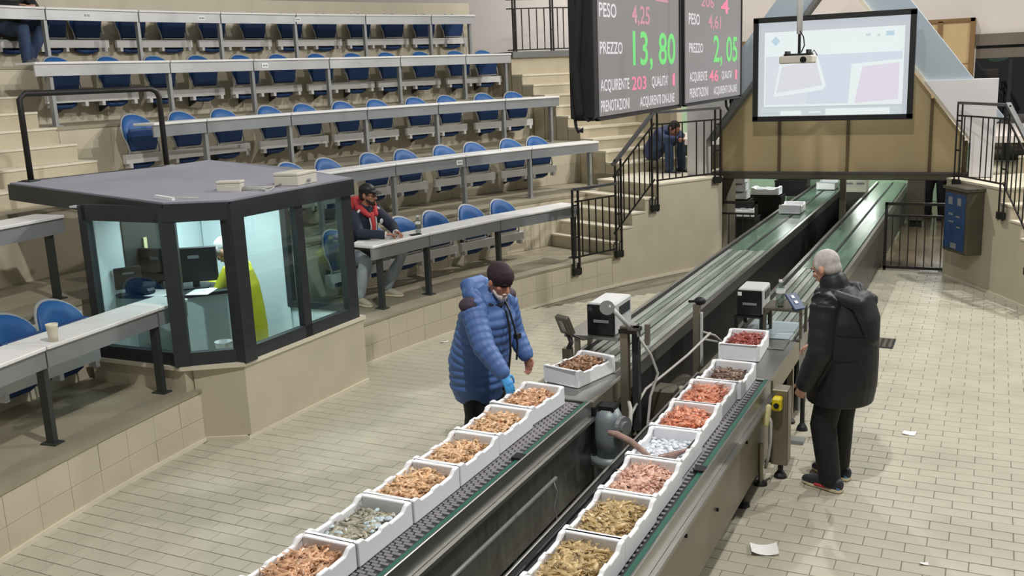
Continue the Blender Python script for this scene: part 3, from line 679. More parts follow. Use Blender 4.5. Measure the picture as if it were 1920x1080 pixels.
# on the roof
for (x, y, w, d, h, rz, lb) in ((-6.18, 6.80, .23, .10, .10, .35, 'small beige junction box on the booth roof'), (-5.93, 7.42, .26, .34, .12, .1, 'large beige junction box at the right corner of the booth roof')):
    zr = 2.128; t = thing('junction_box', lb, 'box', (x, y, zr), rz)
    MB().bx(-w/2, w/2, -d/2, d/2, 0, h*.75).build('body', 'box_beige', t, local=True, bevel=.006); MB().bx(-w/2-.004, w/2+.004, -d/2-.004, d/2+.004, h*.76, h).build('lid', 'box_beige', t, local=True, bevel=.006)
    MB().cyl((w/2, 0, h*.3), (w/2+.03, 0, h*.3), .015).build('gland', 'shell_grey', t, local=True)
cb = MB()
cb.tube([(-6.07, 6.82, 2.16), (-5.98, 6.95, 2.15), (-6.02, 7.08, 2.14), (-5.97, 7.2, 2.14), (-5.98, 7.27, 2.17)], .007).tube([(-6.08, 6.80, 2.15), (-5.93, 6.92, 2.14), (-5.95, 7.1, 2.14), (-5.97, 7.27, 2.15)], .007)
cb.tube([(-5.86+.05*cos(a), 6.92+.07*sin(a), 2.14+.012*sin(2*a)) for a in [i*2*pi/14 for i in range(15)]], .007)
tag(cb.build('cable_loop', 'cable', smooth=True), 'pale cables looped between the two roof boxes', 'cable')
cb = MB().tube([(-7.0, 6.42, 2.17), (-7.06, 6.55, 2.17), (-6.9, 6.55, 2.165), (-6.7, 6.42, 2.15), (-6.5, 6.3, 2.145), (-6.3, 6.24, 2.14), (-6.1, 6.3, 2.135)], .010)
tag(cb.build('roof_cable', 'cable', smooth=True), 'white cable curling along the front roof edge of the booth', 'cable')
m = MB().bar((-6.45, 6.17, 2.16), (-6.2, 6.12, 2.145), .03, .03); tag(m.build('roof_tube', 'plate_white'), 'short white tube lying at the front edge of the booth roof', 'tube')
# black guard rail over the roof
gr = thing('guard_rail', 'thick black tubular rail standing over the booth roof', 'rail', (-8.3, 7.1, 2.2))
pts = [(-8.42, 6.50, 2.22), (-8.42, 6.50, 3.02), (-8.405, 6.55, 3.07), (-8.05, 7.80, 3.07), (-8.03, 7.86, 3.04), (-8.02, 7.88, 2.98), (-8.02, 7.88, 2.23)]
MB().tube(pts, .03, 10).build('tube', 'iron', gr, smooth=True)
MB().bx(-8.08, -7.96, 7.82, 7.94, 2.245, 2.26).build('foot_plate', 'leg_light', gr); MB().bx(-8.48, -8.36, 6.44, 6.56, 2.235, 2.25).build('foot_plate', 'leg_dark', gr)

# ============================================================ RAILINGS AND GATES
def railing(name, label, segs, posts, baluster_gap=.13, mat_='iron', loc=None, handrail_r=.026):
    """segs: list of (p_bottom_start, p_bottom_end, h): bottom edge points and rail height"""
    t = thing(name, label, 'railing', loc if loc is not None else segs[0][0])
    for p, q, h in segs:
        p = Vector(p); q = Vector(q); zz = Vector((0, 0, 1))
        MB().bar(p+zz*h, q+zz*h, .06, .035).build('handrail', 'rail_grey', t)
        MB().bar(p+zz*(h-.17), q+zz*(h-.17), .016, .022).build('upper_bar', mat_, t)
        MB().bar(p+zz*.06, q+zz*.06, .016, .022).build('lower_bar', mat_, t)
        L = (q-p).length; n = int(L/baluster_gap)
        for i in range(1, n):
            c = p+(q-p)*(i/n)
            MB().bx(c.x-.008, c.x+.008, c.y-.008, c.y+.008, c.z+.06, c.z+h-.17).build('baluster', mat_, t)
    for p, z0, z1, dr in posts:
        p = Vector(p); d = Vector(dr).normalized()*.055
        m = MB()
        for s_ in (-1, 1):
            c = p+d*s_; m.bx(c.x-.011, c.x+.011, c.y-.02, c.y+.02, z0, z1)
        for z in (z0+.03, (z0*.55+z1*.45), z1-.22): m.bar((p-d).to_tuple()[:2]+(z,), (p+d).to_tuple()[:2]+(z,), .02, .022)
        m.build('post', mat_, t)
        if z0 < 2.9: MB().bar((p-d*1.3).to_tuple()[:2]+(z0+.06,), (p+d*1.3).to_tuple()[:2]+(z0+.06,), .05, .09).build('clamp', mat_, t)
    return t
def side_rails(mir):
    RR = R0-.035
    def Q(a, z, r=RR): return P(a, r, z, mir)
    def tg(a): v = P(a+.5, RR, 0, mir)-P(a, RR, 0, mir); return (v.x, v.y, 0)
    sd = 'right' if mir else 'left'
    if not mir:
        railing('stair_railing', 'lowest level railing between front desk and stair foot', [(Q(21.6, .5), Q(24.8, .5), 1.0)], [(Q(21.65, 0), .30, 1.5, tg(21.6))])
        railing('stair_railing', 'sloping railing beside the steps left of the tunnel', [(Q(24.6, .72), Q(27.9, 1.42), 1.04)], [(Q(25.0, 0), .42, 1.84, tg(25)), (Q(27.9, 0), 1.0, 2.44, tg(27.9))])
        railing('stair_railing', 'level railing on the landing left of the hood', [(Q(28.0, ZL), Q(30.6, ZL), 1.04), (Q(30.6, ZL), Q(33.0, ZL), 1.04)], [(Q(32.9, 0), ZL-.1, 2.42, tg(33))])
    else:
        railing('stair_railing', 'level railing on the landing right of the hood', [(Q(28.0, ZL), Q(30.6, ZL), 1.04), (Q(30.6, ZL), Q(32.4, ZL), 1.04)], [(Q(27.9, 0), 1.0, 2.44, tg(27.9)), (Q(32.3, 0), ZL-.1, 2.42, tg(33))])
        railing('stair_railing', 'grey railing sloping down along steps at the right frame edge', [(Q(24.6, .72), Q(27.9, 1.42), 1.04)], [(Q(25.0, 0), .42, 1.84, tg(25))])
side_rails(False); side_rails(True)
Qg = lambda a, r, z=3.45: P(a, r, z)
railing('gallery_railing', 'dark railing along the upper gallery behind the scoreboard', [(Qg(30.9, 19.6), Qg(33.3, 19.3), .98), (Qg(33.3, 19.3), Qg(36.4, 19.3), .98), (Qg(36.4, 19.3), Qg(37.0, 18.0), .98)], [(Qg(33.3, 19.3), 3.4, 4.43, (0, 1, 0)), (Qg(36.4, 19.3), 3.4, 4.43, (0, 1, 0)), (Qg(31.3, 19.55), 3.4, 4.43, (0, 1, 0))])
m = MB(); sector(m, 30.3, 37.5, 19.12, 21.6, 3.36, 3.47); struct('trim_gallery', m, 'slab_dark')
m = MB(); sector(m, 35.7, 36.2, 16.6, 21.6, 1.3, 3.40, .5); struct('wall_stair_flank', m, 'step')
def gate(label, x0, x1, y, h, n):
    t = thing('gate', label, 'gate', ((x0+x1)/2, y, 0))
    each(MB().bx(x0, x0+.04, y-.02, y+.02, 0, h).bx(x1-.04, x1, y-.02, y+.02, 0, h), 'stile', 'iron', t)
    MB().bx(x0, x1, y-.02, y+.02, h-.04, h).build('top_rail', 'iron', t); MB().bx(x0, x1, y-.015, y+.015, h-.21, h-.18).build('mid_rail', 'iron', t); MB().bx(x0, x1, y-.02, y+.02, .03, .07).build('bottom_rail', 'iron', t)
    for i in range(1, n):
        x = x0+(x1-x0)*i/n; MB().bx(x-.007, x+.007, y-.007, y+.007, .05, h-.18).build('bar', 'iron', t)
gate('low iron gate left of the belts below the hood', -3.97, -3.20, 15.05, 1.0, 7)
gate('low iron gate right of the belts below the hood', -1.36, -.36, 15.15, 1.01, 9)
w0 = P(30.8, R0, 0, True); ib = thing('notice_case', 'blue notice in a brown metal case on the right tunnel wall', 'case', (w0.x, w0.y, .46), atan2(-.857, .515))
# local: x along the wall towards the camera, -y out of the wall
MB().bx(-.28, .28, -.23, 0, 0, .85).build('case', 'steel_dark', ib, local=True, bevel=.01)
MB().bx(-.27, .27, -.245, -.23, .02, .83).build('door', 'steel_dark', ib, local=True); MB().bx(-.25, .25, -.25, -.245, .05, .80).build('sheet', 'poster_blue', ib, local=True)
m = MB()
for x, z, w, h in ((-.12, .70, .10, .10), (.10, .70, .09, .10), (.0, .10, .14, .07), (-.1, .52, .10, .03), (.08, .50, .10, .02), (-.08, .42, .12, .02), (.1, .36, .08, .02)): m.bx(x-w/2, x+w/2, -.253, -.25, z-h/2, z+h/2)
each(m, 'pale_print', 'leg_light', ib, local=True); MB().bx(-.30, .30, -.27, 0, .85, .89).build('lid', 'steel_dark', ib, local=True)

# ============================================================ CONVEYORS
def belt_front(label, x0, x1, y0, y1, dark_right):
    t = thing('belt_conveyor', label, 'conveyor', ((x0+x1)/2, (y0+y1)/2, 0))
    MB().bx(x0+.05, x1-.05, y0, y1, .60, .688).build('bed', 'belt_gap', t)
    mb = MB(); n = int((y1-y0)/.028); cw = .062; nc = int((x1-x0-.14)/cw)
    for i in range(n):
        y = y0+(i+.5)*.028; sh = cw/2 if i % 2 else 0
        for j in range(nc):
            x = x0+.075+j*cw+sh
            if x+cw > x1-.06: continue
            a, b = x+.004, x+cw-.004; c, d = y-.010, y+.010
            mb.add([(a, c+.004, .696), (b, c, .696), (b, d-.004, .7), (a, d, .7)], [(0, 1, 2, 3)])
    mb.build('belt_links', 'belt', t, kind='stuff')
    for s_, xx in ((-1, x0), (1, x1)):
        MB().bx(xx-.016 if s_ > 0 else xx, xx if s_ > 0 else xx+.016, y0, y1, .60, .722).build('edge_rail', 'steel', t, bevel=.004)
        a = xx-.052 if s_ > 0 else xx+.018
        MB().bx(a, a+.034, y0, y1, .69, .712).build('wear_strip', 'green_strip' if s_ > 0 else 'rubber', t, bevel=.004)
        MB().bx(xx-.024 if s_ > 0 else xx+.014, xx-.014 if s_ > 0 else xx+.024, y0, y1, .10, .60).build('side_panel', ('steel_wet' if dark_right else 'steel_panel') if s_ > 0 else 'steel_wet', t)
        MB().bx(xx-.03, xx+.03, y0, y1, .575, .60).build('flange', 'steel', t)
        for y in [y0+.5+i*1.25 for i in range(int((y1-y0)/1.25))]:
            MB().cyl((xx-s_*.035, y, 0), (xx-s_*.035, y, .14), .02).lathe([(.05, 0), (.045, .02), (.02, .03)], (xx-s_*.035, y, 0), 14).build('foot', 'rubber', t)
    for y in (y0+1.25, y0+3.1):
        MB().bx(x1-.075, x1-.01, y, y+.08, .705, .726).build('joint_clip', 'black', t)
    return t
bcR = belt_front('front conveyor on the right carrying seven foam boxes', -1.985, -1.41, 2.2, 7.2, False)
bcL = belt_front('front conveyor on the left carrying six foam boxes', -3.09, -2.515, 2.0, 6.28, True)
m = MB()
for y, z in ((4.2, .45), (4.9, .5), (5.6, .35), (3.7, .25), (6.4, .5)): m.cyl((-1.42, y, z), (-1.405, y, z), .012)
each(m, 'bolt', 'black', bcR)
def table(label, x0, x1, y0, y1, lip):
    t = thing('weighing_table', label, 'table', ((x0+x1)/2, (y0+y1)/2, 0))
    MB().bx(x0+.02, x1-.02, y0, y1, .66, .70).build('top', 'steel', t, bevel=.006)
    each(MB().bx(x1-.03, x1, y0, y1, .55, .695).bx(x0, x0+.03, y0, y1, .55, .695), 'side_rail', 'steel_panel', t)
    MB().bx(x0+.05, x1-.05, y0+.05, y1-.05, .50, .655).build('cross_frame', 'leg_dark', t)
    for x in (x0+.05, x1-.05):
        for y in (y0+.12, y1-.12):
            l = MB().bx(x-.025, x+.025, y-.025, y+.025, .03, .6).build('leg', 'steel_panel', t); MB().lathe([(.05, 0), (.045, .02), (.015, .05)], (x, y, 0), 14).build('foot', 'rubber', l)
    MB().bx(x0+.08, x1-.08, y1-.30, y1-.02, .700, .712).build('weighing_plate', lip, t, bevel=.004)
    return t
table('steel weighing table after the left front belt', -3.10, -2.515, 6.31, 7.30, 'steel')
table('steel weighing table next to the man in the black coat', -1.985, -1.40, 7.23, 8.36, 'steel')
def far_belt(label, x0, x1, y0, y1, green_from, inner_dark):
    t = thing('long_conveyor', label, 'conveyor', ((x0+x1)/2, (y0+y1)/2, 0))
    MB().bx(x0+.02, x1-.02, y0, y1, .60, .672).build('bed', 'black', t)
    n = 7; w = (x1-x0-.10)/n
    for i in range(n):
        a = x0+.05+i*w
        MB().bx(a+.006, a+w-.006, y0, green_from, .66, .690 if i in (1, 2, 4, 5) else .697).build('slide_strip', 'far_strip' if i % 2 else 'far_strip_light', t)
    each(MB().bx(x0+.05, (x0+x1)/2-.02, green_from, y1, .66, .692).bx((x0+x1)/2+.02, x1-.05, green_from, y1, .66, .692), 'green_belt', 'far_green', t)
    MB().bx((x0+x1)/2-.015, (x0+x1)/2+.015, green_from, y1, .66, .70).build('centre_strip', 'rubber', t)
    for s_, xx in ((-1, x0), (1, x1)):
        MB().bx(xx-.02, xx+.02, y0, y1, .60, .712).build('edge_rail', 'steel', t)
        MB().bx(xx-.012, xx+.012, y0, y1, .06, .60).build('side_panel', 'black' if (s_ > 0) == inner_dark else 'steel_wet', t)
    for y in [y0+.8+i*2.2 for i in range(int((y1-y0)/2.2)+1)]:
        each(MB().bx(x0+.03, x0+.08, y-.03, y+.03, 0, .6).bx(x1-.08, x1-.03, y-.03, y+.03, 0, .6), 'leg', 'steel_panel', t)
    return t
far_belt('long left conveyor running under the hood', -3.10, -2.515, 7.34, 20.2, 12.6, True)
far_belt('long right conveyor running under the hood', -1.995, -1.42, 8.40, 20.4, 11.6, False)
# light blue grey sheet on the strip beside the man
m = MB().bx(-1.92, -1.50, 8.40, 9.0, .7, .706); tag(m.build('plastic_sheet', 'scr_mat' if 'scr_mat' in MATS else mat('sheet_blue', (168, 184, 192), .25, var=.15, scale=4)), 'pale blue sheet lying on the strips beyond the right weighing table', 'sheet')

# --------------------------------------------- machines between the belts
def printer(x0, y0, z0, w, d, h, label, black_side):
    t = thing('label_printer', label, 'printer', (x0+w/2, y0+d/2, z0))
    MB().bx(x0, x0+w, y0+.03, y0+d, z0, z0+h).build('housing', 'printer_grey', t, bevel=.012)
    MB().bx(x0-.002, x0+w*.98, y0, y0+.032, z0+.0, z0+h-.01).build('front', 'black_gloss', t, bevel=.006)
    MB().bx(x0+w*.25, x0+w*.8, y0-.012, y0, z0+h*.42, z0+h*.5).build('label_slot', 'mark_grey', t); MB().bx(x0+.01, x0+w*.2, y0-.004, y0, z0+h*.76, z0+h*.9).build('display', 'plate_white' if black_side else 'leg_dark', t)
    MB().bx(x0+w, x0+w+.006, y0+.12, y0+d-.05, z0+h*.55, z0+h*.85).build('side_window', 'leg_dark', t)
    return t
printer(-2.965, 7.36, .90, .24, .43, .27, 'grey label printer with black front above the left weighing table', False)
ps = thing('printer_stand', 'steel platform on legs holding the left label printer', 'stand', (-2.8, 7.55, 0))
MB().bx(-3.16, -2.68, 7.32, 7.86, .875, .90).build('platform', 'steel', ps)
for x, y in ((-3.06, 7.36), (-2.62, 7.9), (-3.12, 7.8)): MB().bx(x-.02, x+.02, y-.02, y+.02, 0 if x < -3.0 else .7, .88).build('leg', 'steel_panel', ps)
printer(-1.985, 8.52, .86, .225, .36, .24, 'grey label printer with black front beside the water bottle', True)
ps = thing('printer_stand', 'black stand holding the right label printer', 'stand', (-1.9, 8.6, 0))
MB().bx(-2.0, -1.74, 8.5, 8.9, .845, .86).build('platform', 'black', ps)
for x, y in ((-1.985, 8.51), (-1.76, 8.51), (-1.985, 8.88), (-1.76, 8.88)): MB().bx(x-.015, x+.015, y-.015, y+.015, .70, .86).build('leg', 'black', ps)
wd = thing('scale_display', 'tilted weight display on a brown post left of the printer', 'display', (-3.05, 7.2, 0))
R_ = Matrix.Translation((-3.02, 7.05, 1.0)) @ Matrix.Rotation(radians(-25), 4, 'Z') @ Matrix.Rotation(radians(24), 4, 'X')
MB().bx(-.07, .07, -.015, .03, -.02, .15, R_).build('housing', 'steel_dark', wd, bevel=.006); MB().bx(-.025, .025, -.019, -.015, .02, .12, R_).build('screen', 'leg_light', wd)
MB().bx(-3.06, -2.99, 7.03, 7.10, 0, .86).build('post', 'steel_dark', wd); MB().tube([(-3.02, 7.06, .84), (-2.98, 7.04, .92), (-3.02, 7.06, 1.0)], .022).tube([(-2.97, 7.04, .98), (-2.90, 7.1, .93), (-2.86, 7.2, .92)], .008).build('neck', 'iron', wd)
pp = thing('sensor_post', 'steel post with silver swivel arm by the left weighing table', 'post', (-2.45, 6.85, 0))
MB().bx(-2.475, -2.415, 6.80, 6.86, 0, 1.15).build('post', 'steel_panel', pp); MB().bx(-2.40, -2.35, 6.86, 6.92, .3, 1.13).build('post', 'leg_dark', pp)
MB().tube([(-2.40, 6.80, 1.15), (-2.46, 6.76, 1.24), (-2.53, 6.72, 1.33)], .017).build('arm', 'printer_grey', pp, smooth=True); MB().cyl((-2.535, 6.70, 1.315), (-2.555, 6.74, 1.305), .055, n=20).build('disc', 'leg_light', pp)
MB().bx(-2.48, -2.34, 6.78, 6.93, 1.10, 1.13).tube([(-2.36, 6.84, 1.13), (-2.33, 6.80, 1.08), (-2.35, 6.82, 1.02)], .012).build('clamp', 'iron', pp)
pp = thing('sensor_post', 'short steel post with black knob between the two belts', 'post', (-2.17, 7.9, 0))
MB().bx(-2.205, -2.15, 7.87, 7.93, 0, 1.09).build('post', 'steel_panel', pp); MB().bx(-2.145, -2.13, 7.88, 7.92, .55, 1.02).build('rod', 'printer_grey', pp); MB().ell((-2.15, 7.90, 1.12), (.05, .04, .035)).cyl((-2.25, 7.9, 1.11), (-2.14, 7.9, 1.12), .012).build('knob', 'black', pp)
gm = thing('gear_motor', 'grey gear motor between the belts below the left table', 'motor', (-2.40, 6.35, 0))
MB().loft([(-2.42, 6.38, .28), (-2.42, 6.38, .42), (-2.42, 6.38, .56), (-2.42, 6.38, .64)], [(.10, .10), (.115, .11), (.11, .105), (.075, .07)], 16, dome=False).build('gearbox', 'motor', gm, smooth=True)
MB().cyl((-2.31, 6.34, .52), (-2.28, 6.33, .52), .085, n=20).cyl((-2.28, 6.33, .52), (-2.265, 6.325, .52), .05, n=16).build('flange', 'leg_light', gm)
MB().cyl((-2.42, 6.38, .22), (-2.42, 6.38, .28), .14, n=20).cyl((-2.42, 6.38, .05), (-2.42, 6.38, .22), .115, n=20).build('motor', 'motor', gm, smooth=True)
MB().bx(-2.48, -2.36, 6.32, 6.44, .635, .67).bx(-2.53, -2.50, 6.3, 6.46, .3, .66).build('mount', 'black', gm)
fm = thing('gear_motor', 'dull motor block between the belts farther back', 'motor', (-2.25, 7.6, 0))
MB().cyl((-2.28, 7.4, .35), (-2.28, 7.9, .35), .11, n=18).build('motor', 'steel_dark', fm, smooth=True); MB().bx(-2.38, -2.2, 7.25, 7.45, .2, .52).build('gearbox', 'steel_dark', fm, bevel=.02); MB().bx(-2.42, -2.15, 7.3, 7.9, 0, .22).build('base', 'leg_dark', fm)
cb = MB(); cb.tube([(-2.05, 7.85, .86), (-2.16, 7.55, .74), (-2.26, 7.25, .66), (-2.34, 7.0, .60), (-2.38, 6.8, .48), (-2.38, 6.65, .40)], .011)
tag(cb.build('conduit', 'cable', smooth=True), 'grey conduit sloping down between belts toward the gear motor', 'conduit')
cb = MB(); cb.tube([(-2.36, 6.9, 1.05), (-2.28, 6.95, .9), (-2.24, 7.0, .74), (-2.27, 6.9, .58), (-2.26, 6.8, .40), (-2.24, 6.7, .25)], .011); tag(cb.build('cable', 'cable', smooth=True), 'pale cable hanging from the swivel arm post', 'cable')
cb = MB(); cb.tube([(-2.34, 6.6, .62), (-2.29, 6.5, .60), (-2.28, 6.45, .5), (-2.30, 6.36, .46)], .016); tag(cb.build('cable', 'cable', smooth=True), 'thick pale cable entering the gear motor', 'cable')
cb = MB(); cb.tube([(-2.12, 7.9, .85), (-2.05, 8.0, .80), (-1.99, 8.1, .70), (-1.99, 8.2, .66)], .010).tube([(-2.12, 7.92, .78), (-2.04, 8.05, .73), (-1.99, 8.15, .68)], .010); tag(cb.build('cable', 'cable', smooth=True), 'two pale cables from the knobbed post to the right table', 'cable')
cb = MB(); cb.tube([(-2.49, 2.2, .42), (-2.49, 5.55, .42)], .013).tube([(-2.49, 5.5, .42), (-2.47, 5.52, .34), (-2.48, 5.48, .24), (-2.46, 5.5, .12)], .006); tag(cb.build('conduit', 'leg_light', smooth=True), 'straight steel conduit along the dark side of the left front belt', 'conduit')
# control column with switch at the end of the right belt
cc = thing('switch_column', 'brown steel column with yellow stop switch by the right belt end', 'column', (-1.3, 7.2, 0))
MB().bx(-1.36, -1.24, 6.98, 7.12, .12, .71).build('column', 'steel_panel', cc, bevel=.006); MB().cyl((-1.30, 7.05, .02), (-1.30, 7.05, .13), .02).lathe([(.05, 0), (.045, .02), (.015, .06)], (-1.30, 7.05, 0), 14).build('foot', 'rubber', cc)
MB().bx(-1.345, -1.275, 6.90, 6.98, .57, .67).build('stop_box', 'yellow', cc, bevel=.012); MB().cyl((-1.31, 6.885, .615), (-1.31, 6.90, .615), .020).build('stop_button', 'black', cc)
pg = thing('power_plug', 'cream plug and socket hanging below the yellow switch', 'plug', (-1.38, 6.9, .5))
MB().loft([(-1.385, 6.90, .47), (-1.38, 6.90, .55), (-1.365, 6.90, .60)], [.030, .034, .022], 10).build('body', 'cream_plug', pg, smooth=True); MB().tube([(-1.36, 6.90, .52), (-1.345, 6.89, .49), (-1.345, 6.89, .33), (-1.36, 6.89, .22), (-1.38, 6.89, .12)], .012).build('cord', 'cable', pg, smooth=True)
fb = thing('machine_foot', 'adjustable foot with round black pad in front of the switch column', 'foot', (-1.41, 6.86, 0))
MB().cyl((-1.41, 6.86, .02), (-1.41, 6.86, .32), .018).build('rod', 'steel_panel', fb); MB().lathe([(.052, 0), (.05, .018), (.02, .03)], (-1.41, 6.86, 0), 16).build('pad', 'rubber', fb)
mt = thing('floor_bracket', 'small bracket with bolt on the floor behind the column', 'bracket', (-1.32, 8.0, 0))
MB().bx(-1.40, -1.25, 7.75, 7.85, 0, .03).build('plate', 'leg_light', mt); MB().lathe([(.05, 0), (.04, .03), (.02, .06), (.018, .35)], (-1.32, 8.1, 0), 12).build('foot', 'rubber', mt)

# ============================================================ FOAM BOXES AND CATCH
def box_body():
    L, Wd, H, t = .505, .335, .135, .026
    mb = MB()
    mb.bx(-Wd/2+t*.6, Wd/2-t*.6, -L/2+t*.6, L/2-t*.6, 0, .03)
    pr = [(-L/2, 0), (L/2, 0), (L/2, H), (L/2-.05, H), (L/2-.085, .108), (.05, .104), (.035, .116), (-.035, .116), (-.05, .104), (-L/2+.085, .108), (-L/2+.05, H), (-L/2, H)]
    for x in (-Wd/2, Wd/2-t): mb.prism([(x, a, b) for a, b in pr], (t, 0, 0))
    for y in (-L/2, L/2-t): mb.bx(-Wd/2+t, Wd/2-t, y, y+t, 0, H)
    return mb
def prawn_mesh(name, m, curl, seed, L=.13, fat=1.0):
    rnd = random.Random(seed); n = 7; pts = []; rad = []
    for i in range(n):
        s_ = i/(n-1); a = curl*(s_-.3)
        pts.append((L*(s_-.5)*(1-.1*curl), -.028*curl*(s_-.5)**2*4+.014*curl, .006*sin(s_*6+seed)))
        rad.append(fat*[.004, .0105, .0125, .0115, .0095, .007, .004][i])
    mb = MB().loft(pts, rad, 7, dome=False)
    e = Vector(pts[-1]); h = Vector(pts[0])
    mb.add([e, e+Vector((.022, .014, .002)), e+Vector((.026, 0, .003)), e+Vector((.022, -.014, .002))], [(0, 1, 2), (0, 2, 3)])
    for k in range(2):
        y = .008*(1 if k else -1); mb.loft([h+Vector((.01, y, 0)), h+Vector((-.015, y*1.6, .003)), h+Vector((-.028, y*1.9, .0))], [.0032, .0028, .002], 4, dome=False)
    me = mb.mesh(name); me.materials.append(m)
    for p in me.polygons: p.use_smooth = True
    return me
def catch_mat(name, c, var=.45):
    return mat(name, c, .35, var=var, scale=26, spec=.6)
KINDS = {'pale': ((208, 170, 130), 'pale brown prawn'), 'pale2': ((200, 156, 120), 'reddish brown prawn'), 'olive': ((188, 162, 114), 'olive tan prawn'), 'pink': ((236, 180, 160), 'pink and white langoustine'),
         'orange': ((218, 144, 114), 'orange red langoustine'), 'brown': ((132, 106, 92), 'dark grey brown shrimp'), 'red': ((158, 78, 68), 'dark red prawn'), 'brown2': ((142, 104, 74), 'brown prawn'), 'shell': ((150, 146, 128), 'greyish mantis shrimp')}
PM = {}
for kk, (c, nm) in KINDS.items():
    m = catch_mat('catch_'+kk, c); PM[kk] = [prawn_mesh('prawn', m, cu, i, fat=1.32 if kk != 'brown' else 1.0, L=.115 if kk not in ('brown',) else .09) for i, cu in enumerate((.9, 1.4, .3, -.8))]
BOXM = None
def crate(x, y, z, rz, label, kind=None, fill=.075, nind=20, nheap=150, cone=.02, sub=None):
    global BOXM
    t = thing('foam_box', label, 'box', (x, y, z), rz, 'white foam fish boxes on the auction belts')
    if BOXM is None: BOXM = box_body().mesh('box_body'); BOXM.materials.append(MATS['foam'])
    b = bpy.data.objects.new('box_body', BOXM); COL.objects.link(b); b.parent = t
    bv = b.modifiers.new('edge', 'BEVEL'); bv.width = .007; bv.segments = 2; bv.limit_method = 'ANGLE'
    if not kind: return t
    M0 = Matrix.Translation((x, y, z)) @ Matrix.Rotation(rz, 4, 'Z'); rnd = random.Random(hash(label) % 1000 if False else int(x*1000)*7+int(y*1000))
    nm = KINDS[kind][1]
    def pose(zb):
        az = rnd.uniform(0, 6.283); hl = .066; px = rnd.uniform(-1, 1)*(.132-hl*abs(cos(az))-.010); py = rnd.uniform(-1, 1)*(.218-hl*abs(sin(az))-.010)
        zz = zb+cone*(1-(px/.14)**2)*(1-(py/.22)**2)
        return Matrix.Translation((px, py, zz)) @ Matrix.Rotation(az, 4, 'Z') @ Matrix.Rotation(rnd.uniform(-.22, .22), 4, 'Y') @ Matrix.Rotation(rnd.uniform(-.9, .9), 4, 'X')
    hp = MB(); tmp = []
    for me in PM[kind]: tmp.append(([v.co.copy() for v in me.vertices], [tuple(p.vertices) for p in me.polygons]))
    for i in range(nheap):
        q = M0 @ pose(fill-.012*rnd.random()); vs, fs = rnd.choice(tmp); hp.add([q @ v for v in vs], fs)
    hp.bx(-.14, .14, -.225, .225, .032, fill-.012, M0)
    ho = hp.build('prawn_heap', MATS['catch_'+kind], smooth=True, kind='stuff'); tag(ho, 'heap of %ss filling the %s' % (nm, label.split(' holding')[0]), 'seafood', kind='stuff')
    short = label.split(' holding')[0].replace('foam ', '').replace(' under the gloved hand', '')
    for i in range(nind):
        q = M0 @ pose(fill+.012); o = bpy.data.objects.new('prawn', rnd.choice(PM[kind])); COL.objects.link(o); o.matrix_world = q
        tag(o, 'loose %s on the %s' % (nm, short), 'prawn', 'loose prawns in the '+short)
    return t
ZBt = .702
LB = [(-2.868, 3.34, 'foam box nearest the camera on left belt holding brown prawns', 'pale2', .09), (-2.862, 3.855, 'second foam box on left belt holding bluish shellfish', None, 0), (-2.858, 4.372, 'third foam box on left belt holding big pale prawns', 'pale', .088), (-2.858, 4.89, 'fourth foam box on left belt holding pale prawns', 'pale', .085), (-2.866, 5.415, 'fifth foam box on left belt holding pale prawns', 'pale', .085), (-2.87, 5.955, 'sixth foam box on left belt under the gloved hand holding reddish prawns', 'pale2', .088)]
for i, (x, y, lb, kd, fl) in enumerate(LB): crate(x, y, ZBt, 0 if i < 5 else radians(-4), lb, kd, fl or .08)
RB = [(-1.655, 3.86, 'foam box nearest the camera on right belt holding olive prawns', 'olive', .088), (-1.657, 4.366, 'second foam box on right belt holding olive prawns', 'olive', .088), (-1.668, 4.882, 'third foam box on right belt holding pink langoustines', 'pink', .092), (-1.69, 5.395, 'fourth foam box on right belt holding two fish on ice', None, 0), (-1.71, 5.91, 'fifth foam box on right belt holding orange langoustines', 'orange', .09), (-1.715, 6.415, 'sixth foam box on right belt holding orange langoustines', 'orange', .09), (-1.69, 6.945, 'seventh foam box on right belt holding small grey shrimp', 'brown', .065)]
for i, (x, y, lb, kd, fl) in enumerate(RB): crate(x, y, ZBt, 0, lb, kd, fl or .08, 20, 170 if kd != 'brown' else 260)
crate(-1.775, 7.90, .702, radians(3), 'foam box on the right weighing table holding dark red prawns', 'red', .085, 18, 110, .03)
crate(-2.83, 6.84, .702, radians(-14), 'foam box on the left weighing table holding brown prawns', 'brown2', .09, 20, 130, .025)
# mixed bluish shellfish (second left box)
mat('ice_blue', (186, 202, 210), .2, var=.2, scale=20); mat('ice_white', (228, 232, 240), .35, var=.06, scale=20); mat('fish_skin', (150, 122, 112), .35, var=.3, scale=14); mat('fish_dark', (84, 74, 74), .4)
M0 = Matrix.Translation((-2.862, 3.855, ZBt)); rnd = random.Random(4); hp = MB(); hp.bx(-.14, .14, -.225, .225, .032, .065, M0)
vs_fs = [([v.co.copy() for v in me.vertices], [tuple(p.vertices) for p in me.polygons]) for me in PM['shell']]
for i in range(110):
    q = M0 @ Matrix.Translation((rnd.uniform(-.075, .075), rnd.uniform(-.16, .16), rnd.uniform(.066, .085))) @ Matrix.Rotation(rnd.uniform(0, 6.3), 4, 'Z') @ Matrix.Rotation(rnd.uniform(-.6, .6), 4, 'X'); v, f = rnd.choice(vs_fs); hp.add([q @ k for k in v], f)
tag(hp.build('shrimp_heap', MATS['catch_shell'], smooth=True, kind='stuff'), 'heap of greyish mantis shrimp filling the second left box', 'seafood', kind='stuff')
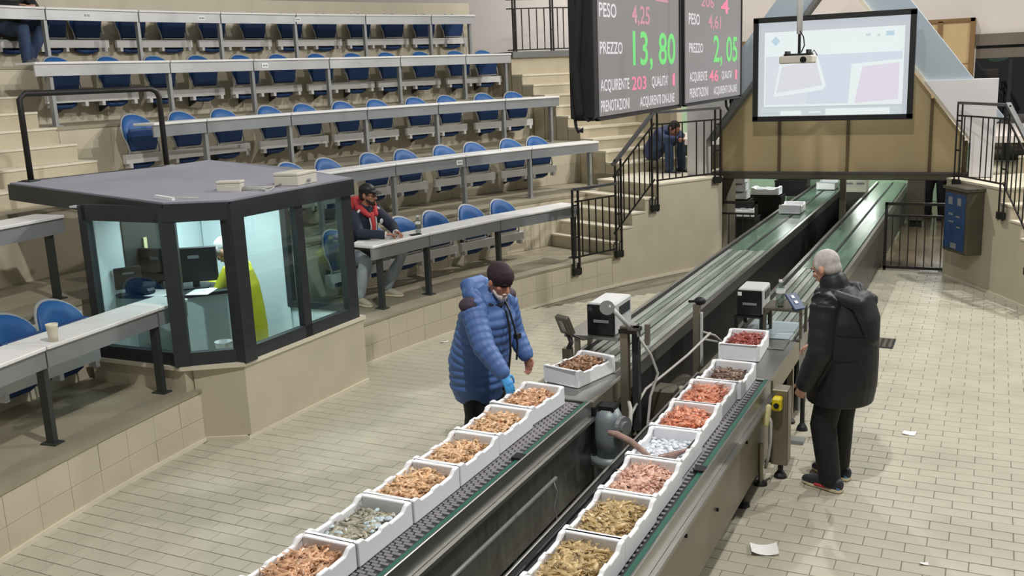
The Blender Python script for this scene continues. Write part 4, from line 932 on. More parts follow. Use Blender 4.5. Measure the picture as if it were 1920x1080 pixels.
for i in range(26):
    px, py = (rnd.uniform(-.02, .11), rnd.uniform(-.05, .19)) if i < 17 else (rnd.uniform(-.12, -.02), rnd.uniform(-.2, -.06))
    m = MB().ell((px-2.862, py+3.855, ZBt+.09), (rnd.uniform(.012, .03), rnd.uniform(.012, .026), .01), 8, 5); tag(m.build('shellfish', 'ice_blue', smooth=True), 'pale bluish piece of shellfish in the second left box', 'shellfish', 'bluish shellfish in the second left box')
# two fish on ice (fourth right box)
M0 = Matrix.Translation((-1.69, 5.395, ZBt)); hp = MB(); hp.bx(-.14, .14, -.225, .225, .032, .06, M0)
for i in range(160): hp.ell(M0 @ Vector((rnd.uniform(-.13, .13), rnd.uniform(-.21, .21), rnd.uniform(.058, .072))), (rnd.uniform(.008, .022),)*2+(.01,), 6, 4)
tag(hp.build('crushed_ice', 'ice_white', smooth=True, kind='stuff'), 'crushed ice filling the box with two fish', 'ice', kind='stuff')
f1 = thing('fish', 'long slender fish whose head sticks out over the rim of the ice box', 'fish', (-1.80, 5.35, ZBt+.1))
MB().loft([(-2.03, 5.36, ZBt+.165), (-1.98, 5.36, ZBt+.16), (-1.88, 5.33, ZBt+.135), (-1.78, 5.29, ZBt+.095), (-1.74, 5.27, ZBt+.085)], [.016, .021, .022, .018, .009], 10).build('body', 'fish_skin', f1, smooth=True); MB().prism([(-1.75, 5.28, ZBt+.08), (-1.71, 5.22, ZBt+.082), (-1.70, 5.27, ZBt+.086)], (0, 0, .006)).build('tail', 'fish_dark', f1)
f2 = thing('fish', 'grey fish with dark tail raised at the right of the ice box', 'fish', (-1.62, 5.32, ZBt+.08))
MB().loft([(-1.72, 5.22, ZBt+.08), (-1.67, 5.25, ZBt+.09), (-1.61, 5.31, ZBt+.095), (-1.57, 5.37, ZBt+.10), (-1.55, 5.40, ZBt+.11)], [.012, .022, .022, .014, .006], 10).build('body', 'fish_skin', f2, smooth=True); MB().prism([(-1.56, 5.39, ZBt+.105), (-1.52, 5.45, ZBt+.155), (-1.515, 5.43, ZBt+.15), (-1.54, 5.385, ZBt+.11)], (.004, 0, .004)).build('tail', 'fish_dark', f2)
# boxes and crates in the room under the hood
crate(-2.86, 16.1, .702, 0, 'empty looking foam box far along the left long belt')
crate(-2.78, 19.3, .702, 0, 'far foam box on the left long belt under the hood edge')
for i, (x, y, z, lb, n) in enumerate(((-4.10, 17.35, .74, 'white foam box stacked on black crates nearest the left gate', 0), (-3.72, 18.3, .70, 'white foam box standing right of the tall stack beyond the left gate', 0), (-3.9, 17.0, .48, 'lower white foam box in front of the crates beyond the left gate', 0))):
    crate(x, y, z, radians(90), lb)
crate(-4.12, 17.35, .885, radians(90), 'topmost white foam box of the stack beyond the left gate'); crate(-4.14, 17.35, 1.03, radians(92), 'white foam box hidden half behind the hood beam at left')
def black_crate(x, y, z, h, label):
    t = thing('plastic_crate', label, 'crate', (x, y, z))
    MB().bx(x-.30, x+.30, y-.2, y+.2, z, z+.03).build('base', 'crate_black', t)
    for a, b, c, d in ((x-.30, x+.30, y-.2, y-.18), (x-.30, x+.30, y+.18, y+.2), (x-.30, x-.28, y-.18, y+.18), (x+.28, x+.30, y-.18, y+.18)): MB().bx(a, b, c, d, z+.03, z+h).build('side', 'crate_black', t)
    MB().bx(x-.31, x+.31, y-.21, y-.19, z+h-.03, z+h).bx(x-.31, x+.31, y+.19, y+.21, z+h-.03, z+h).build('rim', 'crate_black', t)
black_crate(-4.10, 17.35, 0, .36, 'black crate at the bottom of the foam box stack'); black_crate(-4.10, 17.35, .365, .36, 'black crate in the middle of the foam box stack'); black_crate(-3.72, 18.3, 0, .34, 'black crate under the right foam box'); black_crate(-3.72, 18.3, .345, .34, 'upper black crate under the right foam box'); black_crate(-3.9, 17.0, 0, .47, 'low black crate in front of the stack'); black_crate(-3.45, 19.4, .55, .3, 'black tray beyond the crates beside the left belt')
pk = thing('carton', 'pale lettered carton between the two belts below the hood', 'carton', (-2.25, 19.0, .6))
MB().bx(-2.42, -2.03, 18.8, 19.2, .70, .93).build('body', 'box_beige', pk); MB().bx(-2.40, -2.26, 18.795, 18.8, .84, .87).bx(-2.2, -2.06, 18.795, 18.8, .84, .87).build('print', 'mark_grey', pk); MB().bx(-2.46, -2.02, 18.75, 19.3, .0, .70).build('pedestal', 'steel', pk)
fl = thing('steel_bin', 'brown steel bin beyond the right gate', 'bin', (-1.0, 19.5, 0)); MB().bx(-1.36, -1.07, 19.3, 19.6, .12, .95).build('body', 'steel_dark', fl); MB().bx(-1.33, -1.10, 19.33, 19.57, 0, .12).build('base', 'rubber', fl)
# ============================================================ SMALL THINGS
def bottle(x, y, z, h, label, r=.034, cap='plate_white'):
    t = thing('water_bottle', label, 'bottle', (x, y, z))
    MB().lathe([(r*.8, z), (r, z+.01), (r, z+h*.45), (r*.93, z+h*.5), (r, z+h*.55), (r*.95, z+h*.68), (r*.45, z+h*.86), (r*.38, z+h*.94)], (x, y, 0), 16).build('body', 'bottle', t, smooth=True)
    MB().lathe([(r*.42, z+h*.92), (r*.42, z+h), (r*.3, z+h)], (x, y, 0), 12).build('cap', cap, t); MB().lathe([(r*1.02, z+h*.52), (r*1.02, z+h*.66)], (x, y, 0), 16).build('label_band', 'plate_white', t)
glass('bottle', (206, 218, 212), .14, .1)
bottle(-6.16, 9.93, ZD[0], .215, 'clear water bottle on the desk beside the seated man')
bottle(-1.60, 8.52, .965, .24, 'clear water bottle between right printer and black coat', .04)
ps = thing('bottle_shelf', 'small steel shelf under the water bottle by the right printer', 'shelf', (-1.6, 8.55, .7)); MB().bx(-1.73, -1.40, 8.42, 8.75, .945, .965).build('shelf', 'steel_dark', ps)
for x in (-1.72, -1.41): MB().bx(x-.012, x+.012, 8.44, 8.47, .70, .945).bx(x-.012, x+.012, 8.70, 8.73, .70, .945).build('leg', 'steel_dark', ps)
kp = thing('keypad', 'tilted blue grey keypad in front of the man in black', 'keypad', (-1.5, 8.5, 1.0)); R_ = Matrix.Translation((-1.47, 8.48, 1.02)) @ Matrix.Rotation(radians(-40), 4, 'Z') @ Matrix.Rotation(radians(40), 4, 'Y')
MB().bx(-.09, .09, -.06, .06, 0, .02, R_).build('panel', 'poster_blue', kp, bevel=.005); each(MB().bx(-.06, -.03, -.02, .01, .02, .026, R_).bx(.0, .03, -.02, .01, .02, .026, R_), 'key', 'plate_white', kp); MB().cyl((-1.47, 8.48, .965), (-1.47, 8.48, 1.02), .02).build('neck', 'iron', kp)
m = MB().lathe([(.033, 0), (.036, .05), (.042, .115), (.046, .135), (.043, .135), (.03, .01)], (-6.265, 4.83, ZD[0]), 18); tag(m.build('paper_cup', 'nosing', smooth=True), 'white paper cup on the near left desk', 'cup')
gm_ = thing('drain_grate', 'dark slotted drain grate set in the floor right of the black coat', 'grate', (-1.05, 11.05, 0))
MB().bx(-1.32, -.84, 10.86, 11.27, .0005, .004).build('frame', 'black', gm_)
for i in range(8): MB().bx(-1.30+i*.058, -1.27+i*.058, 10.88, 11.25, .004, .010).build('bar', 'steel_dark', gm_)
def scrap(x, y, w, d, rz, label, lift=.02):
    M_ = Matrix.Translation((x, y, .002)) @ Matrix.Rotation(rz, 4, 'Z'); mb = MB(); n = 6; vs = []
    for i in range(n+1):
        u = i/n-.5
        for v in (-.5, .5): vs.append(M_ @ Vector((u*w, v*d, lift*4*u*u+.008*v*u*2+.004)))
    fs = [(2*i, 2*i+1, 2*i+3, 2*i+2) for i in range(n)]; mb.add(vs, fs); b_ = [v+Vector((0, 0, -.0015)) for v in vs]; mb.add(b_, fs)
    tag(mb.build('paper_scrap', 'paper', smooth=True), label, 'paper')
scrap(-1.17, 5.84, .17, .14, .3, 'curled white paper scrap on the floor right of the belt'); scrap(-.485, 8.3, .10, .09, -.1, 'small white paper scrap on the floor right of the man', .004); scrap(-.23, 6.02, .05, .03, .2, 'tiny white scrap on the tiles near the bottom right', .003); scrap(-5.69, 9.6, .09, .04, .5, 'small white scrap on the floor before the front wall', .01); scrap(-4.03, 3.45, .06, .06, .2, 'crumpled white bit on the tiles left of the nearest left box', .02)
for x, y, a, lb in ((-6.52, 9.22, .3, 'white paper on the desk in front of the seated man'), (-6.33, 9.45, -.2, 'second paper on the desk by the seated man\'s arm')):
    m = MB().bx(-.05, .05, -.08, .08, ZD[0]+.001, ZD[0]+.004, Matrix.Translation((x, y, 0)) @ Matrix.Rotation(a, 4, 'Z')); tag(m.build('note_paper', 'paper'), lb, 'paper')
m = MB().bx(-.035, .035, -.07, .07, ZD[0]+.001, ZD[0]+.012, Matrix.Translation((-6.12, 9.80, 0)) @ Matrix.Rotation(-.5, 4, 'Z')); tag(m.build('phone', 'black_gloss', bevel=.004), 'dark phone lying on the desk by the seated man\'s hands', 'phone')

# ============================================================ PEOPLE
mat('skin', (206, 158, 134), .5, var=.06, scale=10); mat('skin_tan', (176, 122, 98), .5, var=.08, scale=10); mat('hair_grey', (186, 180, 174), .8, var=.14, scale=40); mat('hair_white', (214, 208, 204), .8, var=.1, scale=40)
mat('hair_dark', (34, 27, 24), .8, var=.2, scale=40); mat('beard_white', (200, 192, 186), .85, var=.12, scale=60); mat('eye', (30, 24, 22), .3); mat('lip', (150, 88, 78), .5)
mat('jacket_blue', (72, 104, 160), .55, var=.08, scale=12); mat('jacket_patch', (58, 46, 58), .7); mat('beanie', (46, 26, 34), .85, var=.15, scale=30, bump=.3, bscale=120)
mat('trouser_black', (17, 18, 22), .75, var=.15); mat('coat_black', (20, 23, 29), .55, var=.15, scale=8); mat('glove_blue', (64, 150, 214), .4); mat('navy', (30, 37, 56), .75, var=.1); mat('hood_red', (188, 58, 64), .75, var=.1)
mat('jeans_pale', (150, 158, 164), .8, var=.12, scale=10); mat('jeans_blue', (54, 72, 104), .8, var=.15, scale=10); mat('yellow_coat', (208, 204, 40), .6, var=.08); mat('shoe_grey', (176, 172, 150), .6, var=.08); mat('shoe_dark', (38, 42, 48), .6, var=.2); mat('sole_white', (214, 200, 168), .6); mat('heel_blue', (84, 140, 190), .5); mat('jacket_far', (54, 66, 98), .7, var=.15); mat('grey_shoe2', (120, 116, 122), .7)

def fuse(mb, name, m, parent, voxel=.009, smooth=3, root=None):
    """join overlapping forms into one continuous skin"""
    me0 = mb.mesh(name); o = bpy.data.objects.new(name, me0); COL.objects.link(o)
    r = o.modifiers.new('fuse', 'REMESH'); r.mode = 'VOXEL'; r.voxel_size = voxel; r.use_smooth_shade = True
    s = o.modifiers.new('soft', 'SMOOTH'); s.factor = .5; s.iterations = smooth
    me = bpy.data.meshes.new_from_object(o.evaluated_get(bpy.context.evaluated_depsgraph_get())); me.name = name
    bpy.data.objects.remove(o); bpy.data.meshes.remove(me0)
    me.materials.clear(); me.materials.append(MATS[m])
    for p in me.polygons: p.use_smooth = True
    o = bpy.data.objects.new(name, me); COL.objects.link(o)
    if parent is not None: o.parent = parent
    return o
V = lambda *a: Vector(a)
def hand(mb, wrist, d, n, thumb, s=1.0, curl=.5):
    """palm and five fingers; d = pointing direction, n = palm facing direction, thumb = side of the thumb"""
    d = Vector(d).normalized(); n = Vector(n); n = (n-d*n.dot(d)).normalized(); t = d.cross(n); t = t if t.dot(Vector(thumb)) > 0 else -t
    w = Vector(wrist)
    mb.loft([w-d*.03*s, w+d*.03*s, w+d*.085*s], [(.026*s, .02*s), (.040*s, .017*s), (.042*s, .014*s)], 10, side=t)
    for i, (off, L) in enumerate(((.032, .075), (.011, .085), (-.011, .078), (-.031, .060))):
        p = w+d*.085*s+t*off*s; pts = [p-d*.02*s, p]; ang = 0; q = p
        for k, f in enumerate((.45, .32, .25)):
            ang += curl*(.5+.3*k); dd = d*cos(ang)+n*sin(ang); q = q+dd*L*f*s; pts.append(q)
        mb.loft(pts, [.0095*s, .0095*s, .009*s, .0085*s, .0075*s], 7)
    b = w+d*.02*s+t*.03*s; q1 = b+(d*.6+t*.75)*.035*s; q2 = q1+(d*.9+n*.35+t*.2)*.032*s; q3 = q2+(d*.8+n*.55)*.026*s
    mb.loft([b-t*.012*s, b, q1, q2, q3], [.012*s, .013*s, .011*s, .010*s, .008*s], 7)
def head(mb, c, f, u, s=1.0):
    """c centre of head, f face direction, u up; 0.24 m tall"""
    f = Vector(f).normalized(); u = Vector(u); u = (u-f*u.dot(f)).normalized(); r = f.cross(u)
    R = Matrix((r, f, u)).transposed(); c = Vector(c)
    at = lambda x, y, z: c+R @ Vector((x*s, y*s, z*s))
    mb.ell(at(0, -.012, .03), (.077*s, .098*s, .092*s), 18, 14, R); mb.ell(at(0, .018, -.045), (.060*s, .073*s, .075*s), 16, 12, R)
    mb.ell(at(0, .058, -.095), (.028*s, .026*s, .022*s), 10, 8, R); mb.ell(at(0, .075, .022), (.05*s, .02*s, .016*s), 12, 8, R)
    mb.loft([at(0, .082, .015), at(0, .098, -.012), at(0, .108, -.034), at(0, .092, -.044)], [.009*s, .012*s, .016*s, .012*s], 8)
    mb.ell(at(0, .085, -.066), (.027*s, .013*s, .011*s), 10, 8, R)
    for x in (-1, 1):
        mb.ell(at(x*.078, -.012, -.008), (.012*s, .022*s, .034*s), 10, 8, R); mb.ell(at(x*.045, .056, -.022), (.024*s, .022*s, .022*s), 10, 8, R)
    return at, R
def face_parts(at, R, parent, s=1.0, glasses=False):
    for x in (-1, 1):
        MB().ell(at(x*.031, .083, .0), (.011*s, .007*s, .006*s), 8, 6, R).build('eye', 'eye', parent, local=True, smooth=True)
        MB().loft([at(x*.05, .084, .021), at(x*.03, .093, .026), at(x*.013, .094, .022)], [.004*s, .006*s, .005*s], 6).build('eyebrow', 'hair_dark' if not glasses else 'hair_dark', parent, local=True)
    MB().ell(at(0, .096, -.067), (.024*s, .006*s, .006*s), 10, 6, R).build('mouth', 'lip', parent, local=True, smooth=True)
    if glasses:
        m = MB()
        for x in (-1, 1): m.tube([at(x*.032+.024*cos(a), .104, .002+.018*sin(a)) for a in [i*pi/8 for i in range(17)]], .0025, 5); m.tube([at(x*.056, .102, .006), at(x*.078, .0, .01)], .0025, 5)
        m.tube([at(-.01, .106, .004), at(.01, .106, .004)], .0025, 5); m.build('glasses', 'black', parent, local=True)
def hair_cap(at, R, parent, m, s=1.0, back=1.0, name='hair'):
    mb = MB(); mb.ell(at(0, -.024, .043), (.083*s, .098*s, .090*s), 20, 14, R)
    if back: mb.ell(at(0, -.05, -.01), (.076*s, .066*s, .07*s), 16, 12, R)
    for x in (-1, 1): mb.ell(at(x*.07, .012, .03), (.016*s, .03*s, .04*s), 10, 8, R)
    return fuse(mb, name, m, parent, .008, 2)
def quilt(pts, rad, n, amp, per):
    """resample a limb and add stitched rolls"""
    pts = [Vector(p) for p in pts]; out = []; rr = []; L = 0; seg = []
    for i in range(len(pts)-1): seg.append((pts[i+1]-pts[i]).length)
    for i in range(len(pts)-1):
        k = max(2, int(seg[i]/n))
        for j in range(k):
            t = j/k; p = pts[i].lerp(pts[i+1], t); s_ = L+seg[i]*t; f = 1+amp*(abs(sin(pi*s_/per))-.5)
            a = rad[i] if isinstance(rad[i], tuple) else (rad[i],)*2; b = rad[i+1] if isinstance(rad[i+1], tuple) else (rad[i+1],)*2
            out.append(p); rr.append(((a[0]+(b[0]-a[0])*t)*f, (a[1]+(b[1]-a[1])*t)*f))
        L += seg[i]
    out.append(pts[-1]); rr.append(rad[-1] if isinstance(rad[-1], tuple) else (rad[-1],)*2)
    return out, rr
def shoe(p, d, parent, m, sole, L=.29, extra=None, s=1.0):
    """p = under the ankle on the ground, d = toe direction"""
    d = Vector(d).normalized(); p = Vector(p); z = V(0, 0, 1); sd = V(d.y, -d.x, 0)
    mb = MB().loft([p-d*.07+z*.055, p-d*.0+z*.06, p+d*.08+z*.05, p+d*.15+z*.04, p+d*.20+z*.034], [(.036*s, .045*s), (.042*s, .055*s), (.045*s, .042*s), (.046*s, .032*s), (.034*s, .024*s)], 12, side=sd)
    mb.loft([p+z*.06, p+z*.11-d*.012], [(.04*s, .045*s), (.038*s, .045*s)], 10, side=sd)
    o = fuse(mb, 'shoe', m, parent, .008, 2)
    MB().prism([p+d*a+sd*b+z*.004 for a, b in ((-.10, -.025), (-.07, -.042), (.05, -.046), (.15, -.05), (.215, -.03), (.23, 0), (.215, .03), (.15, .05), (.05, .046), (-.07, .042), (-.10, .025))], (0, 0, .024)).build('sole', sole, o, local=True, bevel=.005)
    if extra:
        MB().loft([p-d*.078+z*.036, p-d*.070+z*.070], [(.034*s, .020*s), (.033*s, .018*s)], 10, side=sd).build('heel_patch', extra, o, local=True, smooth=True)
        MB().loft([p+d*.02+sd*.036*s+z*.034, p+d*.09+sd*.040*s+z*.032], [.014, .012], 8).build('side_flash', 'hood_red', o, local=True, smooth=True); MB().loft([p+d*.02-sd*.036*s+z*.034, p+d*.09-sd*.040*s+z*.032], [.014, .012], 8).build('side_flash', 'hood_red', o, local=True, smooth=True)
    return o
def body_core(mb, j):
    """slim continuous figure under the clothes"""
    mb.loft([j['pelvis'], j['pelvis'].lerp(j['chest'], .5), j['chest'], j['chest'].lerp(j['neck'], .7)], [(.14, .10), (.13, .095), (.15, .105), (.10, .075)], 14, side=j['right'])
    mb.loft([j['chest'].lerp(j['neck'], .6), j['neck'], j['head']-V(0, 0, .03)], [.07, .056, .054], 12)
    for s_ in 'LR':
        mb.loft([j['sh'+s_], j['el'+s_], j['wr'+s_]], [.05, .04, .027], 10); mb.loft([j['chest'].lerp(j['neck'], .45), j['sh'+s_]], [.07, .055], 10)
        mb.loft([j['hip'+s_], j['kn'+s_], j['an'+s_]], [.08, .055, .038], 10); mb.loft([j['pelvis'], j['hip'+s_]], [.10, .08], 10)
        mb.loft([j['an'+s_], j['an'+s_]-V(0, 0, .05)+j['toe'+s_]*.06], [.035, .03], 8)
def sleeve(mb, j, s_, r=(.085, .07, .055), q=None):
    e = j['wr'+s_].lerp(j['el'+s_], .04); pts = [j['chest'].lerp(j['neck'], .5).lerp(j['sh'+s_], .7), j['sh'+s_], j['el'+s_], e]; rad = [r[0]*1.0, r[0], r[1], r[2]]
    if q: pts, rad = quilt(pts, rad, .012, q[0], q[1])
    mb.loft(pts, rad, 14)
def trousers(j, m, parent, r=(.105, .08, .062), low=.06):
    mb = MB(); mb.loft([j['pelvis']+V(0, 0, .06), j['pelvis']-V(0, 0, .04)], [(.165, .125), (.165, .13)], 14, side=j['right'])
    for s_ in 'LR':
        a = j['an'+s_]+V(0, 0, low-.06); mb.loft([j['hip'+s_]+V(0, 0, .03), j['hip'+s_].lerp(j['kn'+s_], .5), j['kn'+s_], j['kn'+s_].lerp(a, .5), a], [r[0], (r[0]+r[1])/2, r[1], (r[1]+r[2])/2*1.02, r[2]], 12)
    return fuse(mb, 'trousers', m, parent, .011, 3)
def person(label, loc, rz, j, skin='skin', headf=(0, 1, 0), headu=(0, 0, 1), hands=(), hs=1.0):
    j.setdefault('right', V(1, 0, 0))
    mb = MB(); body_core(mb, j); at, R = head(mb, j['head'], headf, headu, hs)
    for h in hands: hand(mb, *h)
    o = fuse(mb, 'person', skin, None, .007, 2); o.location = loc; o.rotation_euler = (0, 0, rz); tag(o, label, 'person')
    return o, at, R

# --- man in the blue quilted jacket reaching over the left belt
j = dict(pelvis=V(0, -.06, .93), chest=V(0, .06, 1.24), neck=V(0, .12, 1.43), head=V(.0, .20, 1.555), shL=V(-.20, .07, 1.36), shR=V(.20, .10, 1.36), elL=V(-.30, .06, 1.09), wrL=V(-.29, .19, .905), elR=V(.29, .27, 1.13), wrR=V(.285, .44, .955),
         hipL=V(-.10, -.05, .90), hipR=V(.10, -.05, .90), knL=V(-.12, .02, .50), knR=V(.13, .0, .50), anL=V(-.13, -.06, .09), anR=V(.14, -.08, .09), toeL=V(-.1, 1, 0), toeR=V(.1, 1, 0))
o, at, R = person('man in blue quilted jacket and dark beanie reaching into a foam box', (-3.44, 6.38, 0), radians(-104), j, 'skin_tan', (.10, .92, -.38), (0, .38, .92), [(j['wrL'], (0, .25, -1), (1, 0, 0), (0, 1, 0), .95, .55)])
face_parts(at, R, o)
mb = MB(); pts, rad = quilt([V(0, -.06, .70), V(0, -.05, .92), V(0, .02, 1.12), V(0, .06, 1.28), V(0, .08, 1.38)], [(.25, .20), (.26, .205), (.255, .20), (.25, .185), (.19, .13)], .012, .06, .062)
mb.loft(pts, rad, 26, side=(1, 0, 0)); sleeve(mb, j, 'L', (.098, .082, .062), (.10, .058)); sleeve(mb, j, 'R', (.100, .084, .062), (.10, .058))
mb.loft([V(0, .08, 1.34), V(0, .10, 1.44)], [(.13, .12), (.10, .10)], 16, side=(1, 0, 0))
fuse(mb, 'jacket', 'jacket_blue', o, .0085, 2)
mb = MB(); mb.loft([V(-.12, .13, 1.40), V(-.13, .03, 1.46), V(-.07, -.06, 1.50), V(.07, -.06, 1.50), V(.13, .03, 1.46), V(.12, .13, 1.40)], [.045, .06, .07, .07, .06, .045], 12); mb.ell((0, -.05, 1.45), (.13, .08, .09)); fuse(mb, 'jacket_hood', 'jacket_blue', o, .009, 3)
mb = MB(); mb.loft([V(-.09, .15, 1.39), V(0, .17, 1.37), V(.09, .15, 1.39)], [.04, .045, .04], 10); mb.loft([V(-.10, .06, 1.42), V(-.09, .15, 1.40)], [.035, .035], 8).loft([V(.10, .06, 1.42), V(.09, .15, 1.40)], [.035, .035], 8); fuse(mb, 'collar', 'navy', o, .009, 2)
for s_ in (-1, 1):
    mb = MB(); mb.ell((s_*.205, .075, 1.40), (.085, .085, .062)); fuse(mb, 'shoulder_patch', 'jacket_patch', o, .009, 1)
mb = MB().loft([V(-.02, .235, 1.33), V(-.02, .262, 1.2), V(-.02, .262, 1.02), V(-.02, .225, .82), V(-.02, .17, .70)], [.009]*5, 6); mb.build('zip_line', 'trouser_black', o, local=True, smooth=True)
mb = MB().tube([V(-.06, .19, 1.40), V(-.05, .24, 1.33), V(-.07, .265, 1.2), V(-.10, .265, 1.06), V(-.10, .25, .93)], .008, 6).bx(-.125, -.075, .25, .285, 1.10, 1.14); mb.build('neck_cord', 'black', o, local=True)
mb = MB(); mb.ell(at(0, -.02, .055), (.089, .108, .095), 20, 14, R); mb.loft([at(0, .0, .03), at(0, -.005, .055)], [(.089, .107), (.093, .110)], 20, side=(1, 0, 0)); fuse(mb, 'beanie', 'beanie', o, .008, 2)
mb = MB(); mb.ell(at(0, .068, -.098), (.045, .03, .028), 14, 10, R); mb.loft([at(-.058, .02, -.06), at(-.04, .062, -.088), at(0, .088, -.094), at(.04, .062, -.088), at(.058, .02, -.06)], [.012, .018, .018, .018, .012], 8); fuse(mb, 'beard', 'beard_white', o, .006, 2)
MB().loft([at(-.028, .094, -.058), at(0, .104, -.053), at(.028, .094, -.058)], [.006, .009, .006], 8).build('moustache', 'beard_white', o, local=True, smooth=True)
trousers(j, 'trouser_black', o)
for s_ in 'LR': shoe(V(j['an'+s_].x, j['an'+s_].y, 0), j['toe'+s_], o, 'shoe_dark', 'rubber')
mb = MB(); hand(mb, j['wrR'], (0.0, .55, -.84), (-.25, -.75, -.5), (-1, .2, 0), 1.02, .35); mb.loft([j['wrR'].lerp(j['elR'], .18), j['wrR']], [.04, .033], 12); fuse(mb, 'glove', 'glove_blue', o, .0065, 1)

# --- man in the long black coat at the right weighing table
j = dict(pelvis=V(0, -.02, .90), chest=V(0, .0, 1.24), neck=V(0, .06, 1.46), head=V(0, .13, 1.615), shL=V(-.20, .02, 1.40), shR=V(.20, .02, 1.40), elL=V(-.285, -.0, 1.08), wrL=V(-.29, .11, .82), elR=V(.27, .06, 1.10), wrR=V(.22, .32, .98),
         hipL=V(-.10, -.02, .88), hipR=V(.10, -.02, .88), knL=V(-.12, .05, .48), knR=V(.10, .03, .48), anL=V(-.13, -.02, .09), anR=V(.11, .04, .09), toeL=V(.05, 1, 0), toeR=V(.12, 1, 0))
o, at, R = person('grey haired man in long black hooded coat standing at the right belt', (-.90, 7.07, 0), radians(70), j, 'skin', (.06, .92, -.36), (0, .36, .92), [(j['wrL'], (.05, .45, -.9), (1, .1, 0), (0, 1, 0), .95, .6), (j['wrR'], (-.1, .8, -.5), (0, -.4, -1), (-1, 0, 0), .95, .5)])
face_parts(at, R, o); hair_cap(at, R, o, 'hair_grey')
mb = MB(); mb.loft([V(0, -.01, .66), V(0, -.01, .69), V(0, -.03, .82), V(0, -.04, .95), V(0, -.035, 1.10), V(0, -.02, 1.26), V(0, 0, 1.38), V(0, .03, 1.46)], [(.252, .228), (.252, .228), (.252, .232), (.25, .225), (.26, .225), (.25, .205), (.215, .16), (.12, .115)], 26, side=(1, 0, 0), dome=False)
sleeve(mb, j, 'L', (.105, .088, .072), (.05, .12)); sleeve(mb, j, 'R', (.105, .088, .072), (.05, .12))
mb.loft([V(0, .035, 1.42), V(0, .065, 1.52)], [(.115, .11), (.10, .10)], 16, side=(1, 0, 0)); fuse(mb, 'coat', 'coat_black', o, .009, 3)
mb = MB(); mb.loft([V(-.15, .09, 1.46), V(-.155, -.03, 1.45), V(-.10, -.16, 1.40), V(.10, -.16, 1.40), V(.155, -.03, 1.45), V(.15, .09, 1.46)], [.045, .055, .06, .06, .055, .045], 12); mb.loft([V(0, -.14, 1.42), V(0, -.21, 1.28), V(0, -.235, 1.14), V(0, -.22, 1.06)], [(.15, .07), (.135, .055), (.085, .04), (.03, .02)], 16, side=(1, 0, 0)); fuse(mb, 'coat_hood', 'coat_black', o, .009, 2)
for z, a in ((1.02, .262), (1.20, .252)):
    MB().tube([V(a*cos(t), -.03+a*.86*sin(t), z+.01*cos(2*t)) for t in [i*2*pi/28 for i in range(29)]], .006, 5).build('coat_seam', 'trouser_black', o, local=True)
trousers(j, 'trouser_black', o, (.105, .095, .078), .055)
shoe(V(-.13, -.02, 0), (.05, 1, 0), o, 'shoe_dark', 'sole_white', extra='heel_blue', s=1.15); shoe(V(.11, .04, 0), (.12, 1, 0), o, 'shoe_dark', 'sole_white', extra='heel_blue', s=1.15)

# --- seated man in cap behind the first desk
j = dict(pelvis=V(0, -.04, .55), chest=V(0, .12, .91), neck=V(0, .17, 1.12), head=V(.0, .23, 1.26), shL=V(-.20, .14, 1.04), shR=V(.20, .14, 1.04), elL=V(-.25, .36, .85), wrL=V(-.07, .58, .82), elR=V(.27, .33, .84), wrR=V(.12, .58, .82),
         hipL=V(-.10, -.02, .52), hipR=V(.10, -.02, .52), knL=V(-.34, .42, .52), knR=V(.30, .42, .52), anL=V(-.16, .28, .09), anR=V(.36, .34, .09), toeL=V(-.25, 1, 0), toeR=V(.15, 1, 0))
o, at, R = person('seated man in black cap, navy jacket and red hood behind the front desk', (-6.86, 9.66, ZF[0]), radians(-101), j, 'skin_tan', (-.32, .92, -.12), (0, .1, 1), [(j['wrL'], (.1, 1, -.05), (.6, 0, -.8), (1, 0, .6), .95, .9), (j['wrR'], (-.9, .5, 0), (0, .2, -1), (0, 1, .3), .95, .9)])
face_parts(at, R, o, 1, True)
mb = MB(); mb.loft([V(0, -.05, .46), V(0, 0, .62), V(0, .09, .82), V(0, .13, .99), V(0, .15, 1.08)], [(.19, .165), (.205, .17), (.215, .165), (.205, .14), (.13, .10)], 22, side=(1, 0, 0)); sleeve(mb, j, 'L', (.085, .068, .05)); sleeve(mb, j, 'R', (.085, .068, .05)); fuse(mb, 'jacket', 'navy', o, .009, 3)
mb = MB(); mb.loft([V(-.06, .28, 1.02), V(-.12, .18, 1.12), V(-.075, .06, 1.19), V(.075, .06, 1.19), V(.12, .18, 1.12), V(.06, .28, 1.02)], [.03, .05, .06, .06, .05, .03], 12); mb.ell((0, .05, 1.14), (.13, .07, .09)); fuse(mb, 'red_hood', 'hood_red', o, .009, 2)
MB().loft([V(0, .27, 1.04), V(0, .292, .90), V(0, .262, .74)], [(.036, .02), (.032, .018), (.032, .018)], 10, side=(1, 0, 0)).build('red_front', 'hood_red', o, local=True, smooth=True)
for s_ in (-1, 1): MB().tube([V(s_*.055, .272, 1.04), V(s_*.046, .296, .90), V(s_*.046, .270, .74)], .009, 6).build('white_edge', 'beam_white', o, local=True); MB().tube([V(s_*.13, .21, 1.10), V(s_*.18, .22, 1.07)], .014, 6).build('shoulder_stripe', 'beam_white', o, local=True)
MB().ell((-.13, .295, .93), (.028, .01, .032), 12, 8).build('chest_badge', 'beam_white', o, local=True)
for w, e in (('wrL', 'elL'), ('wrR', 'elR')): MB().loft([j[w].lerp(j[e], .12), j[w].lerp(j[e], .02)], [.049, .046], 12).build('cuff', 'beam_white', o, local=True, smooth=True)
mb = MB(); mb.ell(at(0, -.012, .06), (.086, .104, .082), 20, 14, R); mb.loft([at(0, .07, .05), at(0, .13, .045), at(0, .165, .036)], [(.07, .012), (.066, .009), (.045, .006)], 14, side=R @ V(1, 0, 0)); fuse(mb, 'cap', 'black', o, .007, 1)
